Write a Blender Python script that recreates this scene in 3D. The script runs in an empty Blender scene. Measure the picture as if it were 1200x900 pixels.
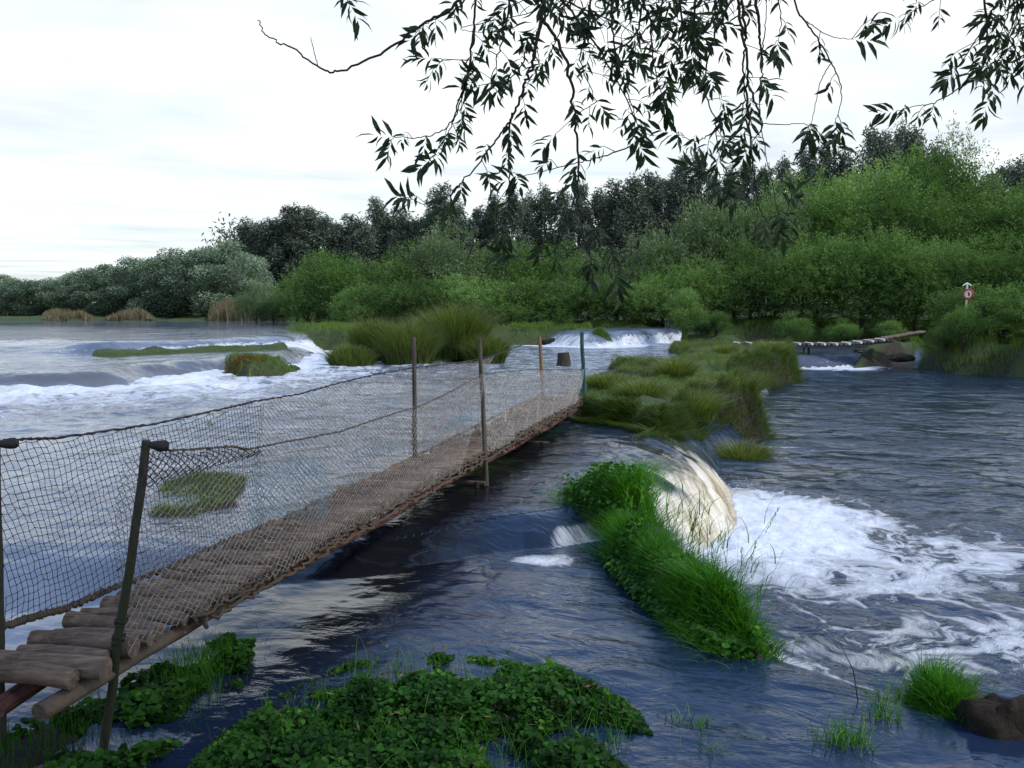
import bpy, math, random
import numpy as np
from mathutils import Vector, Matrix
R = math.radians
rng = np.random.default_rng(7)
random.seed(7)
scene = bpy.context.scene
COL = scene.collection

# ------------------------------------------------------------------ camera
FPX = 1040.0; HZ = 358.0; CAMZ = 2.0
PITCH = math.atan((450 - HZ) / FPX)
cp, sp_ = math.cos(PITCH), math.sin(PITCH)
def ray(px, py):
    cx = (px - 600) / FPX; cy = (450 - py) / FPX
    return np.array([cx, cp + cy * sp_, -sp_ + cy * cp])
def W(px, py, z=0.0):
    d = ray(px, py); t = (z - CAMZ) / d[2]
    return (d[0] * t, d[1] * t)
def WY(px, py, Y):
    d = ray(px, py); t = Y / d[1]
    return (d[0] * t, Y, CAMZ + d[2] * t)

# ------------------------------------------------------------------ numpy helpers
def ss(a, b, x):
    t = np.clip((x - a) / (b - a), 0, 1); return t * t * (3 - 2 * t)
def _h(ix, iy, s):
    n = (ix.astype(np.int64) * 374761393 + iy.astype(np.int64) * 668265263 + s * 1442695041) & 0x7fffffff
    n = ((n ^ (n >> 13)) * 1274126177) & 0x7fffffff
    n = n ^ (n >> 16)
    return (n & 0xffff) / 65535.0
def vnoise(x, y, s=0):
    ix = np.floor(x); iy = np.floor(y); fx = x - ix; fy = y - iy
    fx = fx * fx * fx * (fx * (fx * 6 - 15) + 10); fy = fy * fy * fy * (fy * (fy * 6 - 15) + 10)
    a = _h(ix, iy, s); b = _h(ix + 1, iy, s); c = _h(ix, iy + 1, s); d = _h(ix + 1, iy + 1, s)
    return (a * (1 - fx) + b * fx) * (1 - fy) + (c * (1 - fx) + d * fx) * fy
def fbm(x, y, o=4, s=0):
    v = 0; a = .5; t = 0
    for k in range(o):
        v = v + a * vnoise(x, y, s + k * 17); t += a; a *= .5
        x, y = x * 1.9 * .8 - y * 1.9 * .6 + 3.1, x * 1.9 * .6 + y * 1.9 * .8 + 1.7
    return v / t
def sd_poly(x, y, pts, param=False):
    """signed distance, inside positive; optional arc parameter of the nearest edge point"""
    P = np.asarray(pts, float); n = len(P)
    best = np.full(x.shape, 1e18); par = np.zeros(x.shape); inside = np.zeros(x.shape, bool); acc = 0.0
    for i in range(n):
        a = P[i]; b = P[(i + 1) % n]; e = b - a; L2 = e @ e + 1e-12
        t = np.clip(((x - a[0]) * e[0] + (y - a[1]) * e[1]) / L2, 0, 1)
        d = (x - a[0] - t * e[0]) ** 2 + (y - a[1] - t * e[1]) ** 2
        m = d < best; best = np.where(m, d, best); par = np.where(m, acc + t * math.sqrt(L2), par)
        acc += math.sqrt(L2)
        c = ((a[1] > y) != (b[1] > y))
        xi = (b[0] - a[0]) * (y - a[1]) / ((b[1] - a[1]) + 1e-12) + a[0]
        inside ^= (c & (x < xi))
    r = np.sqrt(best); r = np.where(inside, r, -r)
    return (r, par) if param else r

def poly_px(L): return [W(*p) for p in L]

# ------------------------------------------------------------------ water levels
POOL, SHELF, UP1, UP2 = -.62, -.2, .38, .75
pool_pts = [W(930, 431, POOL), W(905, 440, POOL), W(890, 470, POOL), W(885, 512, POOL), (3.7, 15.4), (3.35, 14.2), (3.12, 13.1), (3.02, 12.3), (2.93, 11.6), (2.8, 10.95), (2.6, 10.35), (2.35, 9.85), (2.08, 9.4),
            (1.8, 9.0), (1.62, 8.2), (1.65, 7.2), (1.8, 6.4), (2.15, 5.75), (2.8, 5.05), (3.6, 4.5), (7, 3.0), (30, -6), (60, 20), (40, 60), W(1010, 429, POOL)]
shelf_pts = [(-6.5, 5.6), (-3.2, 6.3), (-1.2, 7.1), (-.2, 7.75), (.3, 7.95), (.62, 8.15), (1.0, 8.35), (1.6, 8.6), (3, 8.6), (12, 4), (12, -12), (-9, -12)]
up1_pts = [W(-500, 478, 0), W(-150, 463, 0), W(0, 458, 0), W(80, 457, 0), W(150, 452, 0), W(190, 442, 0), W(280, 434, 0), W(345, 424, 0.1), W(400, 402, .1),
           W(470, 398, .1), (-4, 120), (-200, 160), (-220, 10)]
up2_pts = [W(-500, 420, UP1), W(-80, 417, UP1), W(60, 415, UP1), W(110, 414, UP1), W(200, 412, UP1), W(350, 404, UP1), W(420, 396, UP1), W(560, 396, .1), W(640, 405, 0), W(700, 407, 0), W(790, 401, 0),
           W(830, 398, 0), (22, 60), (60, 160), (-220, 200), (-220, 20)]
chan_pts = [W(905, 418, -.1), W(1080, 416, -.1), W(1120, 396, -.1), W(880, 396, -.1)]

def water_base(x, y, extra=False):
    wx = x + .25 * (fbm(x * .5, y * .5, 2, 5) - .5) * np.clip(y / 15, 0, 3); wy = y + .5 * (fbm(x * .45 + 9, y * .45, 2, 9) - .5) * np.clip((y - 9) / 12, 0, 3)
    s1 = sd_poly(wx, wy, up1_pts); s2, p2 = sd_poly(wx, wy, up2_pts, True)
    lx = wx / np.maximum(wy, 1)
    w1 = .9 + 1.5 * ss(-.25, -.1, lx) * 0
    t1 = np.clip(s1 / w1, 0, 1); f1 = 1 - (1 - t1) ** 2.2
    w2 = 1.2 + 4 * ss(-.46, -.52, lx) + .8 * ss(.0, .05, lx) - 1.2 * ss(.1, .13, lx)
    t2 = np.clip(s2 / w2, 0, 1); f2 = 1 - (1 - t2) ** 2.4
    h = UP1 * f1 + (UP2 - UP1 * f1) * f2
    ps, pp = sd_poly(wx, wy, pool_pts, True)
    near_fall = ss(8.4, 9.8, wy) * (1 - ss(12.6, 14.6, wy))
    farw = ss(28, 32, wy)
    wp = .75 + .75 * near_fall + .0 * farw
    wob = 1 + .28 * (fbm(pp * 1.6, pp * 0, 2, 3) - .5) * near_fall
    tp = np.clip(-ps / (wp * wob), 0, 1); fp = (1 - tp) ** (1.7 + .7 * near_fall)
    fs_, sp = sd_poly(wx, wy, shelf_pts, True)
    ws = .55 + .6 * (1 - ss(-1.0, .2, wx))
    ts = np.clip((fs_ + ws) / ws, 0, 1); fs = ts ** 1.8
    h = h + (SHELF) * fs * (1 - ss(.4, 1.2, h))
    ch = ss(-1.5, .5, sd_poly(wx, wy, chan_pts))
    h = h * (1 - ch) + (-.1) * ch
    h = h * (1 - fp) + POOL * fp
    if not extra: return h
    return h, dict(s1=s1, s2=s2, ps=ps, pp=pp, fp=fp, fs_=fs_, fs=fs, f1=f1, f2=f2, w2=w2, lx=lx, near=near_fall, p2=p2, sp=sp, ws=ws, wx=wx, wy=wy)

# ------------------------------------------------------------------ land
# (polygon, top height, edge width, underwater floor is implied)
back_pts = [(-260, 30), (-130, 62), W(-300, 377, UP2), W(0, 376.5, UP2), W(240, 376.2, UP2), W(325, 376.6, UP2), W(342, 379, UP2), W(400, 381.5, UP2), W(480, 383.5, UP2), W(560, 384, UP2), W(585, 381, UP2), W(650, 381, UP2), W(690, 385, UP2), W(770, 384, UP2),
            W(795, 387, .3), W(830, 397, .2), W(880, 401, 0), W(1000, 400, 0), W(1060, 399, 0), W(1075, 404, 0), W(1080, 420, -.3), W(1066, 430, POOL), W(1110, 437, POOL), W(1200, 443, POOL), W(1330, 450, POOL), (27, 26), (30, 10), (33, -8), (60, -60), (700, -60), (700, 900), (-900, 900), (-900, -10)]
isl_pts = [W(672, 492, 0), W(700, 497, 0), W(735, 508, -.1), W(775, 519, -.1), (2.62, 13.9), (3.15, 14.9), (3.55, 16.0), W(850, 518, POOL), W(903, 516, POOL), W(890, 497, POOL), W(868, 468, POOL), W(905, 455, POOL), W(935, 447, POOL), W(932, 428, POOL), W(905, 418, -.1), W(880, 405, 0),
           W(800, 401, 0), W(780, 412, 0), W(806, 424, 0), W(775, 431, 0), W(706, 430, 0), W(716, 437, 0), W(778, 442, 0), W(770, 452, 0), W(720, 449, 0), W(705, 455, 0), W(775, 463, 0), W(680, 464, 0), W(655, 478, 0)]
mound_pts = [W(1000, 424, -.3), W(1040, 428, -.6), W(1062, 416, -.2), W(1095, 404, 0), W(1060, 401, 0), W(1010, 408, 0), W(992, 417, -.1)]
islet_pts = [W(372, 425, 0), W(380, 416, 0), W(420, 405, 0), W(460, 402, 0), W(575, 404, 0), W(588, 414, 0), W(570, 424, 0), W(500, 428, 0), W(430, 428, 0)]
near_pts = [(-14, 4.6), (-5, 4.35), (-2.9, 4.6), (-2.05, 5.35), (-1.72, 5.2), (-1.8, 4.75), (-1.95, 4.2), (-2.1, 3.4), (-1.5, 2.4), (0, 2.7), (1, 2.9), (2.0, 2.8), (3.4, 2.6), (5, 2.0), (9, 0), (24, -7), (24, -30), (-40, -30), (-40, 5)]
islands = [(islet_pts, .22, 1.0), (isl_pts, .25, .5), (mound_pts, .28, .8)]
spits = [  # low grass or rock ledges: polygon, top above local water
    ([W(108, 410, .5), W(230, 404, .6), W(345, 399, .6), W(348, 403, .6), W(230, 410, .5), W(120, 417, .45)], .53, .35),
    ([W(252, 428, .3), W(262, 419, .38), W(300, 415, .38), W(343, 422, .35), W(340, 427, .3), W(290, 434, .3)], .43, .5),
    ([W(332, 386, UP2), W(400, 383, UP2), W(432, 386, UP2), W(425, 393, UP2), W(350, 392, UP2)], .95, .9),
    ([W(545, 386.8, .75), W(690, 386.8, .75), W(690, 385, .75), W(545, 385, .75)], .84, .4),
    ([W(688, 403, .1), W(718, 403, .1), W(715, 386.8, .75), W(693, 386.8, .75)], .78, .5),
    ([W(375, 404, .4), W(395, 402, .4), W(400, 408, .2), W(378, 410, .2)], .45, .4),
    ([W(135, 596, 0), W(175, 562, 0), W(250, 548, 0), W(305, 556, 0), W(302, 596, 0), W(235, 614, 0), W(160, 610, 0)], .02, .25),
    ([W(365, 590, 0), W(395, 568, 0), W(450, 562, 0), W(440, 588, 0), W(400, 598, 0)], .02, .3),
    ([W(223, 502, 0), W(235, 494, 0), W(263, 496, 0), W(262, 503, 0)], .05, .25),
    ([(.62, 8.45), (1.3, 8.1), (1.55, 8.6), (1.25, 9.35), (.85, 9.6), (.62, 9.0)], .12, .25),
    ([(.95, 8.2), (.9, 7.2), (.98, 6.4), (1.2, 5.75), (1.55, 5.35), (1.72, 5.7), (1.55, 6.4), (1.5, 7.2), (1.5, 8.1)], .0, .22),
    ([W(1075, 855, -.3), W(1040, 830, -.3), W(1090, 800, -.3), W(1150, 825, -.4), W(1200, 850, -.4), W(1150, 880, -.3)], -.18, .25),
]
def land_h(x, y):
    """top of the ground, a sloping bed under the water"""
    wb = water_base(x, y)
    n = fbm(x * .35, y * .35, 4, 41); n2 = fbm(x * 1.7, y * 1.7, 3, 77)
    j = (n - .5) * 1.2 * np.clip(y / 25, .15, 1.4) + (n2 - .5) * .35
    h = wb - .55 - .3 * n
    s = sd_poly(x, y, back_pts) + j
    edge = ss(-.6, 1.4, s)
    far = ss(4, 90, s)
    top = .55 + .45 * ss(40, 60, y) + 1.2 * far + (n - .5) * .6 + (n2 - .5) * .15
    h = h * (1 - edge) + top * edge
    for pts, tz, w in islands:
        s = sd_poly(x, y, pts) + j * .22
        e = ss(-.25 * w, w * .8, s)
        t = tz + (n - .5) * .7 + (n2 - .5) * .45
        h = np.maximum(h, (wb - .5) * (1 - e) + t * e)
    for pts, tz, w in spits:
        s = sd_poly(x, y, pts) + (n2 - .5) * .25 + (n - .5) * .03 * y
        e = ss(-.35 * w, w * .9, s)
        h = np.maximum(h, (wb - .3) * (1 - e) + (tz + (n2 - .5) * (.12 + .004 * y)) * e)
    s = sd_poly(x, y, near_pts) + (n2 - .5) * .3
    e = ss(-.25, .5, s)
    bank = -.13 + (n2 - .5) * .08 + .5 * ss(3.2, 1.2, y) * ss(0.2, 1.4, s)
    h = np.maximum(h, (wb - .3) * (1 - e) + bank * e)
    return h
def ground_at(x, y):
    x = np.atleast_1d(np.asarray(x, float)); y = np.atleast_1d(np.asarray(y, float))
    return np.maximum(land_h(x, y), water_base(x, y) - .1)

# ------------------------------------------------------------------ mesh helpers
def new_mesh(name, verts, faces, nper, mats, smooth=False, colattr=None, mat_idx=None, attrs=None, uv=None):
    """verts (N,3); faces flat int array with nper verts each (int or array of counts)"""
    me = bpy.data.meshes.new(name)
    verts = np.asarray(verts, np.float32).reshape(-1, 3); faces = np.asarray(faces, np.int32).ravel()
    me.vertices.add(len(verts)); me.vertices.foreach_set('co', verts.ravel())
    if np.isscalar(nper):
        nf = len(faces) // nper; counts = np.full(nf, nper, np.int32)
    else:
        counts = np.asarray(nper, np.int32); nf = len(counts)
    me.loops.add(len(faces)); me.loops.foreach_set('vertex_index', faces)
    me.polygons.add(nf)
    st = np.zeros(nf, np.int32); st[1:] = np.cumsum(counts)[:-1]
    me.polygons.foreach_set('loop_start', st)
    if mat_idx is not None: me.polygons.foreach_set('material_index', np.asarray(mat_idx, np.int32))
    me.polygons.foreach_set('use_smooth', np.full(nf, smooth))
    for m in (mats if isinstance(mats, (list, tuple)) else [mats]): me.materials.append(m)
    if colattr is not None:
        a = me.attributes.new('tint', 'FLOAT', 'POINT'); a.data.foreach_set('value', np.asarray(colattr, np.float32))
    for k, v in (attrs or {}).items():
        a = me.attributes.new(k, 'FLOAT', 'POINT'); a.data.foreach_set('value', np.asarray(v, np.float32))
    if uv is not None:
        a = me.attributes.new('flow', 'FLOAT_VECTOR', 'POINT'); a.data.foreach_set('vector', np.asarray(uv, np.float32).ravel())
    me.update(calc_edges=True); me.validate()
    return me
def link(name, me, parent=None, **props):
    o = bpy.data.objects.new(name, me); COL.objects.link(o)
    if parent is not None: o.parent = parent
    for k, v in props.items(): o[k] = v
    return o
def empty(name, loc, label, cat, group=None, rz=0, sc=1):
    o = bpy.data.objects.new(name, None); COL.objects.link(o); o.location = loc; o.rotation_euler = (0, 0, rz)
    o.scale = (sc, sc, sc) if np.isscalar(sc) else sc
    o['label'] = label; o['category'] = cat; o.empty_display_size = .2
    if group: o['group'] = group
    return o
class Buf:
    def __init__(s): s.v = []; s.f = []; s.c = []; s.t = []; s.n = 0
    def add(s, v, f, nper, tint=None):
        v = np.asarray(v, float).reshape(-1, 3); f = np.asarray(f, int).ravel()
        s.v.append(v); s.f.append(f + s.n); s.c.append(np.full(len(f) // nper, nper))
        s.t.append(np.full(len(v), .5) if tint is None else np.broadcast_to(tint, (len(v),)).astype(float)); s.n += len(v)
    def mesh(s, name, mats, smooth=False):
        return new_mesh(name, np.concatenate(s.v), np.concatenate(s.f), np.concatenate(s.c), mats, smooth, colattr=np.concatenate(s.t))
    def tube(s, pts, rad, sides=8, cap=True, tint=.5, wob=0, seed=0):
        pts = np.asarray(pts, float); n = len(pts); rad = np.broadcast_to(rad, (n,)).astype(float)
        tan = np.gradient(pts, axis=0); tan /= np.linalg.norm(tan, axis=1)[:, None] + 1e-9
        up = np.array([0, 0, 1.]) if abs(tan[0][2]) < .9 else np.array([1., 0, 0])
        u = np.cross(tan[0], up); u /= np.linalg.norm(u)
        V = []; r_ = np.random.default_rng(seed)
        ph = r_.random(sides) * wob
        for i in range(n):
            u = u - tan[i] * (u @ tan[i]); u /= np.linalg.norm(u) + 1e-9; w = np.cross(tan[i], u)
            for k in range(sides):
                a = 2 * math.pi * k / sides; rr = rad[i] * (1 + ph[k] - wob / 2 + (r_.random() - .5) * wob)
                V.append(pts[i] + rr * (math.cos(a) * u + math.sin(a) * w))
        F = []
        for i in range(n - 1):
            for k in range(sides):
                k2 = (k + 1) % sides; F += [i * sides + k, i * sides + k2, (i + 1) * sides + k2, (i + 1) * sides + k]
        s.add(V, F, 4, tint)
        if cap:
            for i, rev in ((0, True), (n - 1, False)):
                ring = np.array(V[i * sides:(i + 1) * sides]); c = ring.mean(0)
                vv = list(ring) + [c]; ff = []
                for k in range(sides):
                    k2 = (k + 1) % sides; ff += ([k2, k, sides] if rev else [k, k2, sides])
                s.add(vv, ff, 3, 1.0 if tint is not None and np.isscalar(tint) and tint == .33 else tint)
def norm(a): return a / (np.linalg.norm(a, axis=-1, keepdims=True) + 1e-9)

def leaves(buf, pos, dir, length, width, tint, up=None, fold=.0, simple=True):
    """many leaf blades in one go: pos (n,3) base, dir (n,3)"""
    n = len(pos); dir = norm(dir)
    if up is None: up = norm(rng.normal(size=(n, 3)))
    side = norm(np.cross(dir, up)); nrm = norm(np.cross(side, dir))
    length = np.broadcast_to(length, (n,))[:, None]; width = np.broadcast_to(width, (n,))[:, None]
    if simple:
        v = np.stack([pos, pos + dir * length * .45 + side * width * .5, pos + dir * length, pos + dir * length * .45 - side * width * .5], 1)
        f = np.arange(n * 4)
        buf.add(v.reshape(-1, 3), f, 4, np.repeat(tint, 4))
    else:
        cv = nrm * length * .12
        m = pos + dir * length * .5 + cv * .6
        t = pos + dir * length - cv * .8
        q = nrm * width * fold
        v = np.stack([pos, pos + dir * length * .28 + side * width * .42 + q + cv * .4, pos + dir * length * .62 + side * width * .4 + q + cv * .3, t,
                      pos + dir * length * .62 - side * width * .4 + q + cv * .3, pos + dir * length * .28 - side * width * .42 + q + cv * .4,
                      pos + dir * length * .28 + cv * .4, pos + dir * length * .62 + cv * .3], 1)
        f = np.array([0, 6, 1, 0, 5, 6, 2, 7, 3, 7, 4, 3]); f4 = np.array([6, 7, 2, 1, 5, 4, 7, 6])
        base = np.arange(n)[:, None] * 8
        n0 = buf.n
        buf.add(v.reshape(-1, 3), (base + f).ravel(), 3, np.repeat(tint, 8))
        buf.f.append((base + f4).ravel() + n0); buf.c.append(np.full(2 * n, 4))

def blades(buf, pos, h, w, lean, tint, seg=3, droop=.5):
    """grass blades; lean (n,2) horizontal offset of the tip relative to height"""
    n = len(pos); h = np.broadcast_to(h, (n,)); w = np.broadcast_to(w, (n,))
    a = rng.random(n) * 2 * math.pi; sd = np.stack([np.cos(a), np.sin(a), a * 0], 1)
    rows = []
    for k in range(seg):
        t = k / seg; ww = w * (1 - t * .75)
        c = pos + np.stack([lean[:, 0] * h * t * t, lean[:, 1] * h * t * t, h * (t - droop * .35 * t * t * t)], 1)
        rows += [c - sd * ww[:, None] / 2, c + sd * ww[:, None] / 2]
    tip = pos + np.stack([lean[:, 0] * h, lean[:, 1] * h, h * (1 - droop * .35)], 1)
    rows.append(tip); v = np.stack(rows, 1); m = 2 * seg + 1
    base = np.arange(n)[:, None] * m
    n0 = buf.n
    q = []
    for k in range(seg - 1): q += [2 * k, 2 * k + 1, 2 * k + 3, 2 * k + 2]
    t3 = [2 * (seg - 1), 2 * (seg - 1) + 1, 2 * seg]
    tt = np.repeat(tint, m)
    buf.add(v.reshape(-1, 3), (base + np.array(t3)).ravel(), 3, tt)
    if q:
        buf.f.append((base + np.array(q)).ravel() + n0); buf.c.append(np.full(len(q) // 4 * n, 4))

# ------------------------------------------------------------------ materials
def mat(name):
    m = bpy.data.materials.new(name); m.use_nodes = True; nt = m.node_tree; nt.nodes.clear()
    return m, nt
def N(nt, t, **kw):
    n = nt.nodes.new(t)
    for k, v in kw.items():
        if k.startswith('i_'): n.inputs[k[2:].replace('_', ' ')].default_value = v
        else: setattr(n, k, v)
    return n
def ramp(nt, fac, stops, interp='LINEAR'):
    r = N(nt, 'ShaderNodeValToRGB'); r.color_ramp.interpolation = interp
    e = r.color_ramp.elements
    while len(e) < len(stops): e.new(.5)
    for i, (p, c) in enumerate(stops):
        e[i].position = p; e[i].color = (c if isinstance(c, tuple) else (c, c, c)) + (1,) if not (isinstance(c, tuple) and len(c) == 4) else c
    nt.links.new(fac, r.inputs[0]); return r.outputs[0]
def mth(nt, op, a, b=None, c=None, clamp=False):
    n = N(nt, 'ShaderNodeMath', operation=op); n.use_clamp = clamp
    for i, v in enumerate((a, b, c)):
        if v is None: continue
        if isinstance(v, (int, float)): n.inputs[i].default_value = v
        else: nt.links.new(v, n.inputs[i])
    return n.outputs[0]
def mixc(nt, f, a, b, mode='MIX'):
    n = N(nt, 'ShaderNodeMix', data_type='RGBA', blend_type=mode)
    for s, v in ((n.inputs[0], f), (n.inputs[6], a), (n.inputs[7], b)):
        if isinstance(v, (int, float)): s.default_value = v
        elif isinstance(v, tuple): s.default_value = v + (1,) if len(v) == 3 else v
        else: nt.links.new(v, s)
    return n.outputs[2]
def noise(nt, vec, scale, detail=4, rough=.55, dist=0, dim='3D'):
    n = N(nt, 'ShaderNodeTexNoise', noise_dimensions=dim); n.inputs['Scale'].default_value = scale; n.inputs['Detail'].default_value = detail
    n.inputs['Roughness'].default_value = rough; n.inputs['Distortion'].default_value = dist
    if vec is not None: nt.links.new(vec, n.inputs['Vector'])
    return n.outputs[0]
def mapping(nt, vec, sc=(1, 1, 1), rot=(0, 0, 0)):
    n = N(nt, 'ShaderNodeMapping'); n.inputs['Scale'].default_value = sc; n.inputs['Rotation'].default_value = rot
    nt.links.new(vec, n.inputs['Vector']); return n.outputs[0]
def attr(nt, name): return N(nt, 'ShaderNodeAttribute', attribute_name=name)
def leaf_mat(name, dark, light, hi=None, trans=.25, rough=.55, spec=.3, inst=.0):
    m, nt = mat(name)
    t = attr(nt, 'tint').outputs['Fac']
    oi = N(nt, 'ShaderNodeObjectInfo').outputs['Random']
    t2 = mth(nt, 'MULTIPLY_ADD', oi, inst, t); t2 = mth(nt, 'SUBTRACT', t2, inst * .5, clamp=True)
    stops = [(0, dark), (.7, light)] + ([(1.0, hi)] if hi else [])
    c = ramp(nt, t2, stops)
    p = N(nt, 'ShaderNodeBsdfPrincipled'); nt.links.new(c, p.inputs['Base Color']); p.inputs['Roughness'].default_value = rough
    p.inputs['Specular IOR Level'].default_value = spec
    tr = N(nt, 'ShaderNodeBsdfTranslucent'); c2 = mixc(nt, 1, c, (1.5, 1.7, .7), 'MULTIPLY'); nt.links.new(c2, tr.inputs[0])
    mx = N(nt, 'ShaderNodeMixShader'); mx.inputs[0].default_value = trans
    nt.links.new(p.outputs[0], mx.inputs[1]); nt.links.new(tr.outputs[0], mx.inputs[2])
    o = N(nt, 'ShaderNodeOutputMaterial'); nt.links.new(mx.outputs[0], o.inputs[0])
    return m
def bark_mat(name, a, b, scale=(8, 8, 1.5), rough=.85, bump=.4, obj=True, c3=None, spec=.3, fine=None):
    m, nt = mat(name); tc = N(nt, 'ShaderNodeTexCoord').outputs['Object']
    v = mapping(nt, tc, scale)
    n1 = noise(nt, v, 3, 6, .65, .3); n2 = noise(nt, tc, 2.3, 3)
    c = ramp(nt, n1, [(.3, a), (.7, b)])
    t = attr(nt, 'tint').outputs['Fac']
    tt = mth(nt, 'MULTIPLY_ADD', t, .9, .55)
    cc = N(nt, 'ShaderNodeCombineColor');
    for i in range(3): nt.links.new(tt, cc.inputs[i])
    c = mixc(nt, 1, c, cc.outputs[0], 'MULTIPLY')
    if fine:
        f3 = noise(nt, mapping(nt, tc, fine), 1, 5, .7, .2); c = mixc(nt, 1, c, ramp(nt, f3, [(.32, .25), (.45, .9), (.7, 1.25)]), 'MULTIPLY')
        vb = ramp(nt, noise(nt, tc, 6, 4, .6), [(.35, .45), (.6, 1.1)]); c = mixc(nt, 1, c, vb, 'MULTIPLY')
    if c3:
        f = ramp(nt, n2, [(.45, 0.), (.6, 1.)]); c = mixc(nt, f, c, c3)
    p = N(nt, 'ShaderNodeBsdfPrincipled'); nt.links.new(c, p.inputs['Base Color']); p.inputs['Roughness'].default_value = rough
    p.inputs['Specular IOR Level'].default_value = spec
    bp = N(nt, 'ShaderNodeBump'); bp.inputs['Strength'].default_value = bump; bp.inputs['Distance'].default_value = .02
    nt.links.new(n1, bp.inputs['Height']); nt.links.new(bp.outputs[0], p.inputs['Normal'])
    o = N(nt, 'ShaderNodeOutputMaterial'); nt.links.new(p.outputs[0], o.inputs[0]); return m
def plain(name, c, rough=.8, var=.35, scale=30):
    m, nt = mat(name); tc = N(nt, 'ShaderNodeTexCoord').outputs['Object']
    n1 = noise(nt, tc, scale, 3)
    f = ramp(nt, n1, [(.3, 1 - var), (.7, 1 + var)])
    cc = mixc(nt, 1, c, f, 'MULTIPLY')
    p = N(nt, 'ShaderNodeBsdfPrincipled'); nt.links.new(cc, p.inputs['Base Color']); p.inputs['Roughness'].default_value = rough
    o = N(nt, 'ShaderNodeOutputMaterial'); nt.links.new(p.outputs[0], o.inputs[0]); return m

M_willow = leaf_mat('willow_shrub_leaf', (.010, .027, .007), (.125, .225, .052), (.29, .39, .15), .3, inst=.38)
M_willow2 = leaf_mat('grey_willow_leaf', (.018, .036, .014), (.15, .21, .10), (.32, .37, .24), .28, inst=.22)
M_euc = leaf_mat('eucalyptus_leaf', (.030, .044, .038), (.14, .175, .13), (.23, .27, .19), .12, inst=.35)
M_round = leaf_mat('bank_tree_leaf', (.03, .058, .038), (.20, .27, .18), (.34, .40, .29), .15, inst=.35)
M_grass = leaf_mat('grass_blade', (.03, .055, .010), (.14, .22, .035), (.30, .30, .12), .35, .45, .4)
M_grassfg = leaf_mat('lush_grass_blade', (.015, .06, .005), (.075, .25, .018), (.20, .38, .06), .4, .5, .25)
M_dry = leaf_mat('dry_grass_blade', (.07, .06, .02), (.18, .16, .07), (.30, .26, .13), .3, .6)
M_reed = leaf_mat('reed', (.10, .085, .045), (.24, .20, .12), (.34, .28, .18), .2, .6)
M_cress = leaf_mat('cress_leaf', (.008, .034, .003), (.045, .15, .015), (.14, .30, .05), .3, .6, .18)
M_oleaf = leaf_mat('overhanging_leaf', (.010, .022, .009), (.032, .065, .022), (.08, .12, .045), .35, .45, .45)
M_bark = bark_mat('bark', (.02, .016, .012), (.075, .06, .045))
M_twig = bark_mat('twig_bark', (.015, .012, .010), (.05, .04, .03), (20, 20, 20))
M_palebark = bark_mat('eucalyptus_bark', (.06, .05, .04), (.16, .14, .12), (3, 3, .6))
M_log = bark_mat('deck_log_wood', (.075, .048, .036), (.32, .225, .165), (2.2, 15, 15), .85, .6, c3=(.15, .11, .08), fine=(3, 60, 60))
M_string = bark_mat('red_brown_stringer_wood', (.09, .035, .03), (.22, .10, .08), (14, 1.5, 14), .8, .5, fine=(40, 3, 40))
M_pole = bark_mat('weathered_post', (.035, .028, .022), (.13, .11, .09), (12, 12, 2), .8, .6)
M_polem = bark_mat('mossy_post', (.018, .016, .014), (.075, .065, .055), (12, 12, 3), .8, .6, c3=(.035, .042, .02))
M_polet = bark_mat('teal_post', (.015, .05, .045), (.05, .13, .12), (12, 12, 2), .7, .3)
M_poleo = bark_mat('orange_post', (.13, .07, .03), (.28, .17, .09), (12, 12, 2), .7, .3)
M_netd = plain('dark_net_cord', (.022, .020, .019)); M_netb = plain('beige_net_cord', (.27, .245, .22)); M_nett = plain('teal_net_cord', (.10, .24, .30))
M_netw = plain('pale_net_cord', (.34, .32, .29))
M_rope = bark_mat('rope_fibre', (.06, .045, .03), (.17, .13, .09), (30, 30, 30), .95, .8)
M_soil = bark_mat('soil', (.008, .006, .0045), (.036, .025, .017), (6, 6, 6), .95, 1)
M_red = plain('life_ring_red', (.5, .03, .03), .5, .1); M_white = plain('white_paint', (.75, .74, .72), .5, .08)

# ground
def ground_mat():
    m, nt = mat('river_bank_ground'); g = N(nt, 'ShaderNodeNewGeometry'); tc = g.outputs['Position']
    n1 = noise(nt, tc, .5, 6, .65); n2 = noise(nt, tc, 5, 5, .7); n3 = noise(nt, tc, 30, 4, .7)
    soil = ramp(nt, n2, [(.3, (.010, .008, .006)), (.7, (.040, .030, .020))])
    gr = ramp(nt, n3, [(.3, (.02, .035, .008)), (.7, (.07, .11, .025))])
    sx = N(nt, 'ShaderNodeSeparateXYZ'); nt.links.new(g.outputs['Normal'], sx.inputs[0])
    f = mth(nt, 'MULTIPLY_ADD', n1, 1.2, sx.outputs[2]); f = ramp(nt, mth(nt, 'MULTIPLY', f, .5), [(.62, 0.), (.78, 1.)])
    sy = N(nt, 'ShaderNodeSeparateXYZ'); nt.links.new(tc, sy.inputs[0]); fy = ramp(nt, mth(nt, 'MULTIPLY', sy.outputs[1], .02), [(.2, 0.), (.3, 1.)]); f = mth(nt, 'MULTIPLY', f, fy)
    c = mixc(nt, f, soil, gr)
    p = N(nt, 'ShaderNodeBsdfPrincipled'); nt.links.new(c, p.inputs['Base Color']); p.inputs['Roughness'].default_value = .9
    b = N(nt, 'ShaderNodeBump'); b.inputs['Distance'].default_value = .05; nt.links.new(n2, b.inputs['Height']); nt.links.new(b.outputs[0], p.inputs['Normal'])
    o = N(nt, 'ShaderNodeOutputMaterial'); nt.links.new(p.outputs[0], o.inputs[0]); return m

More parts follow.
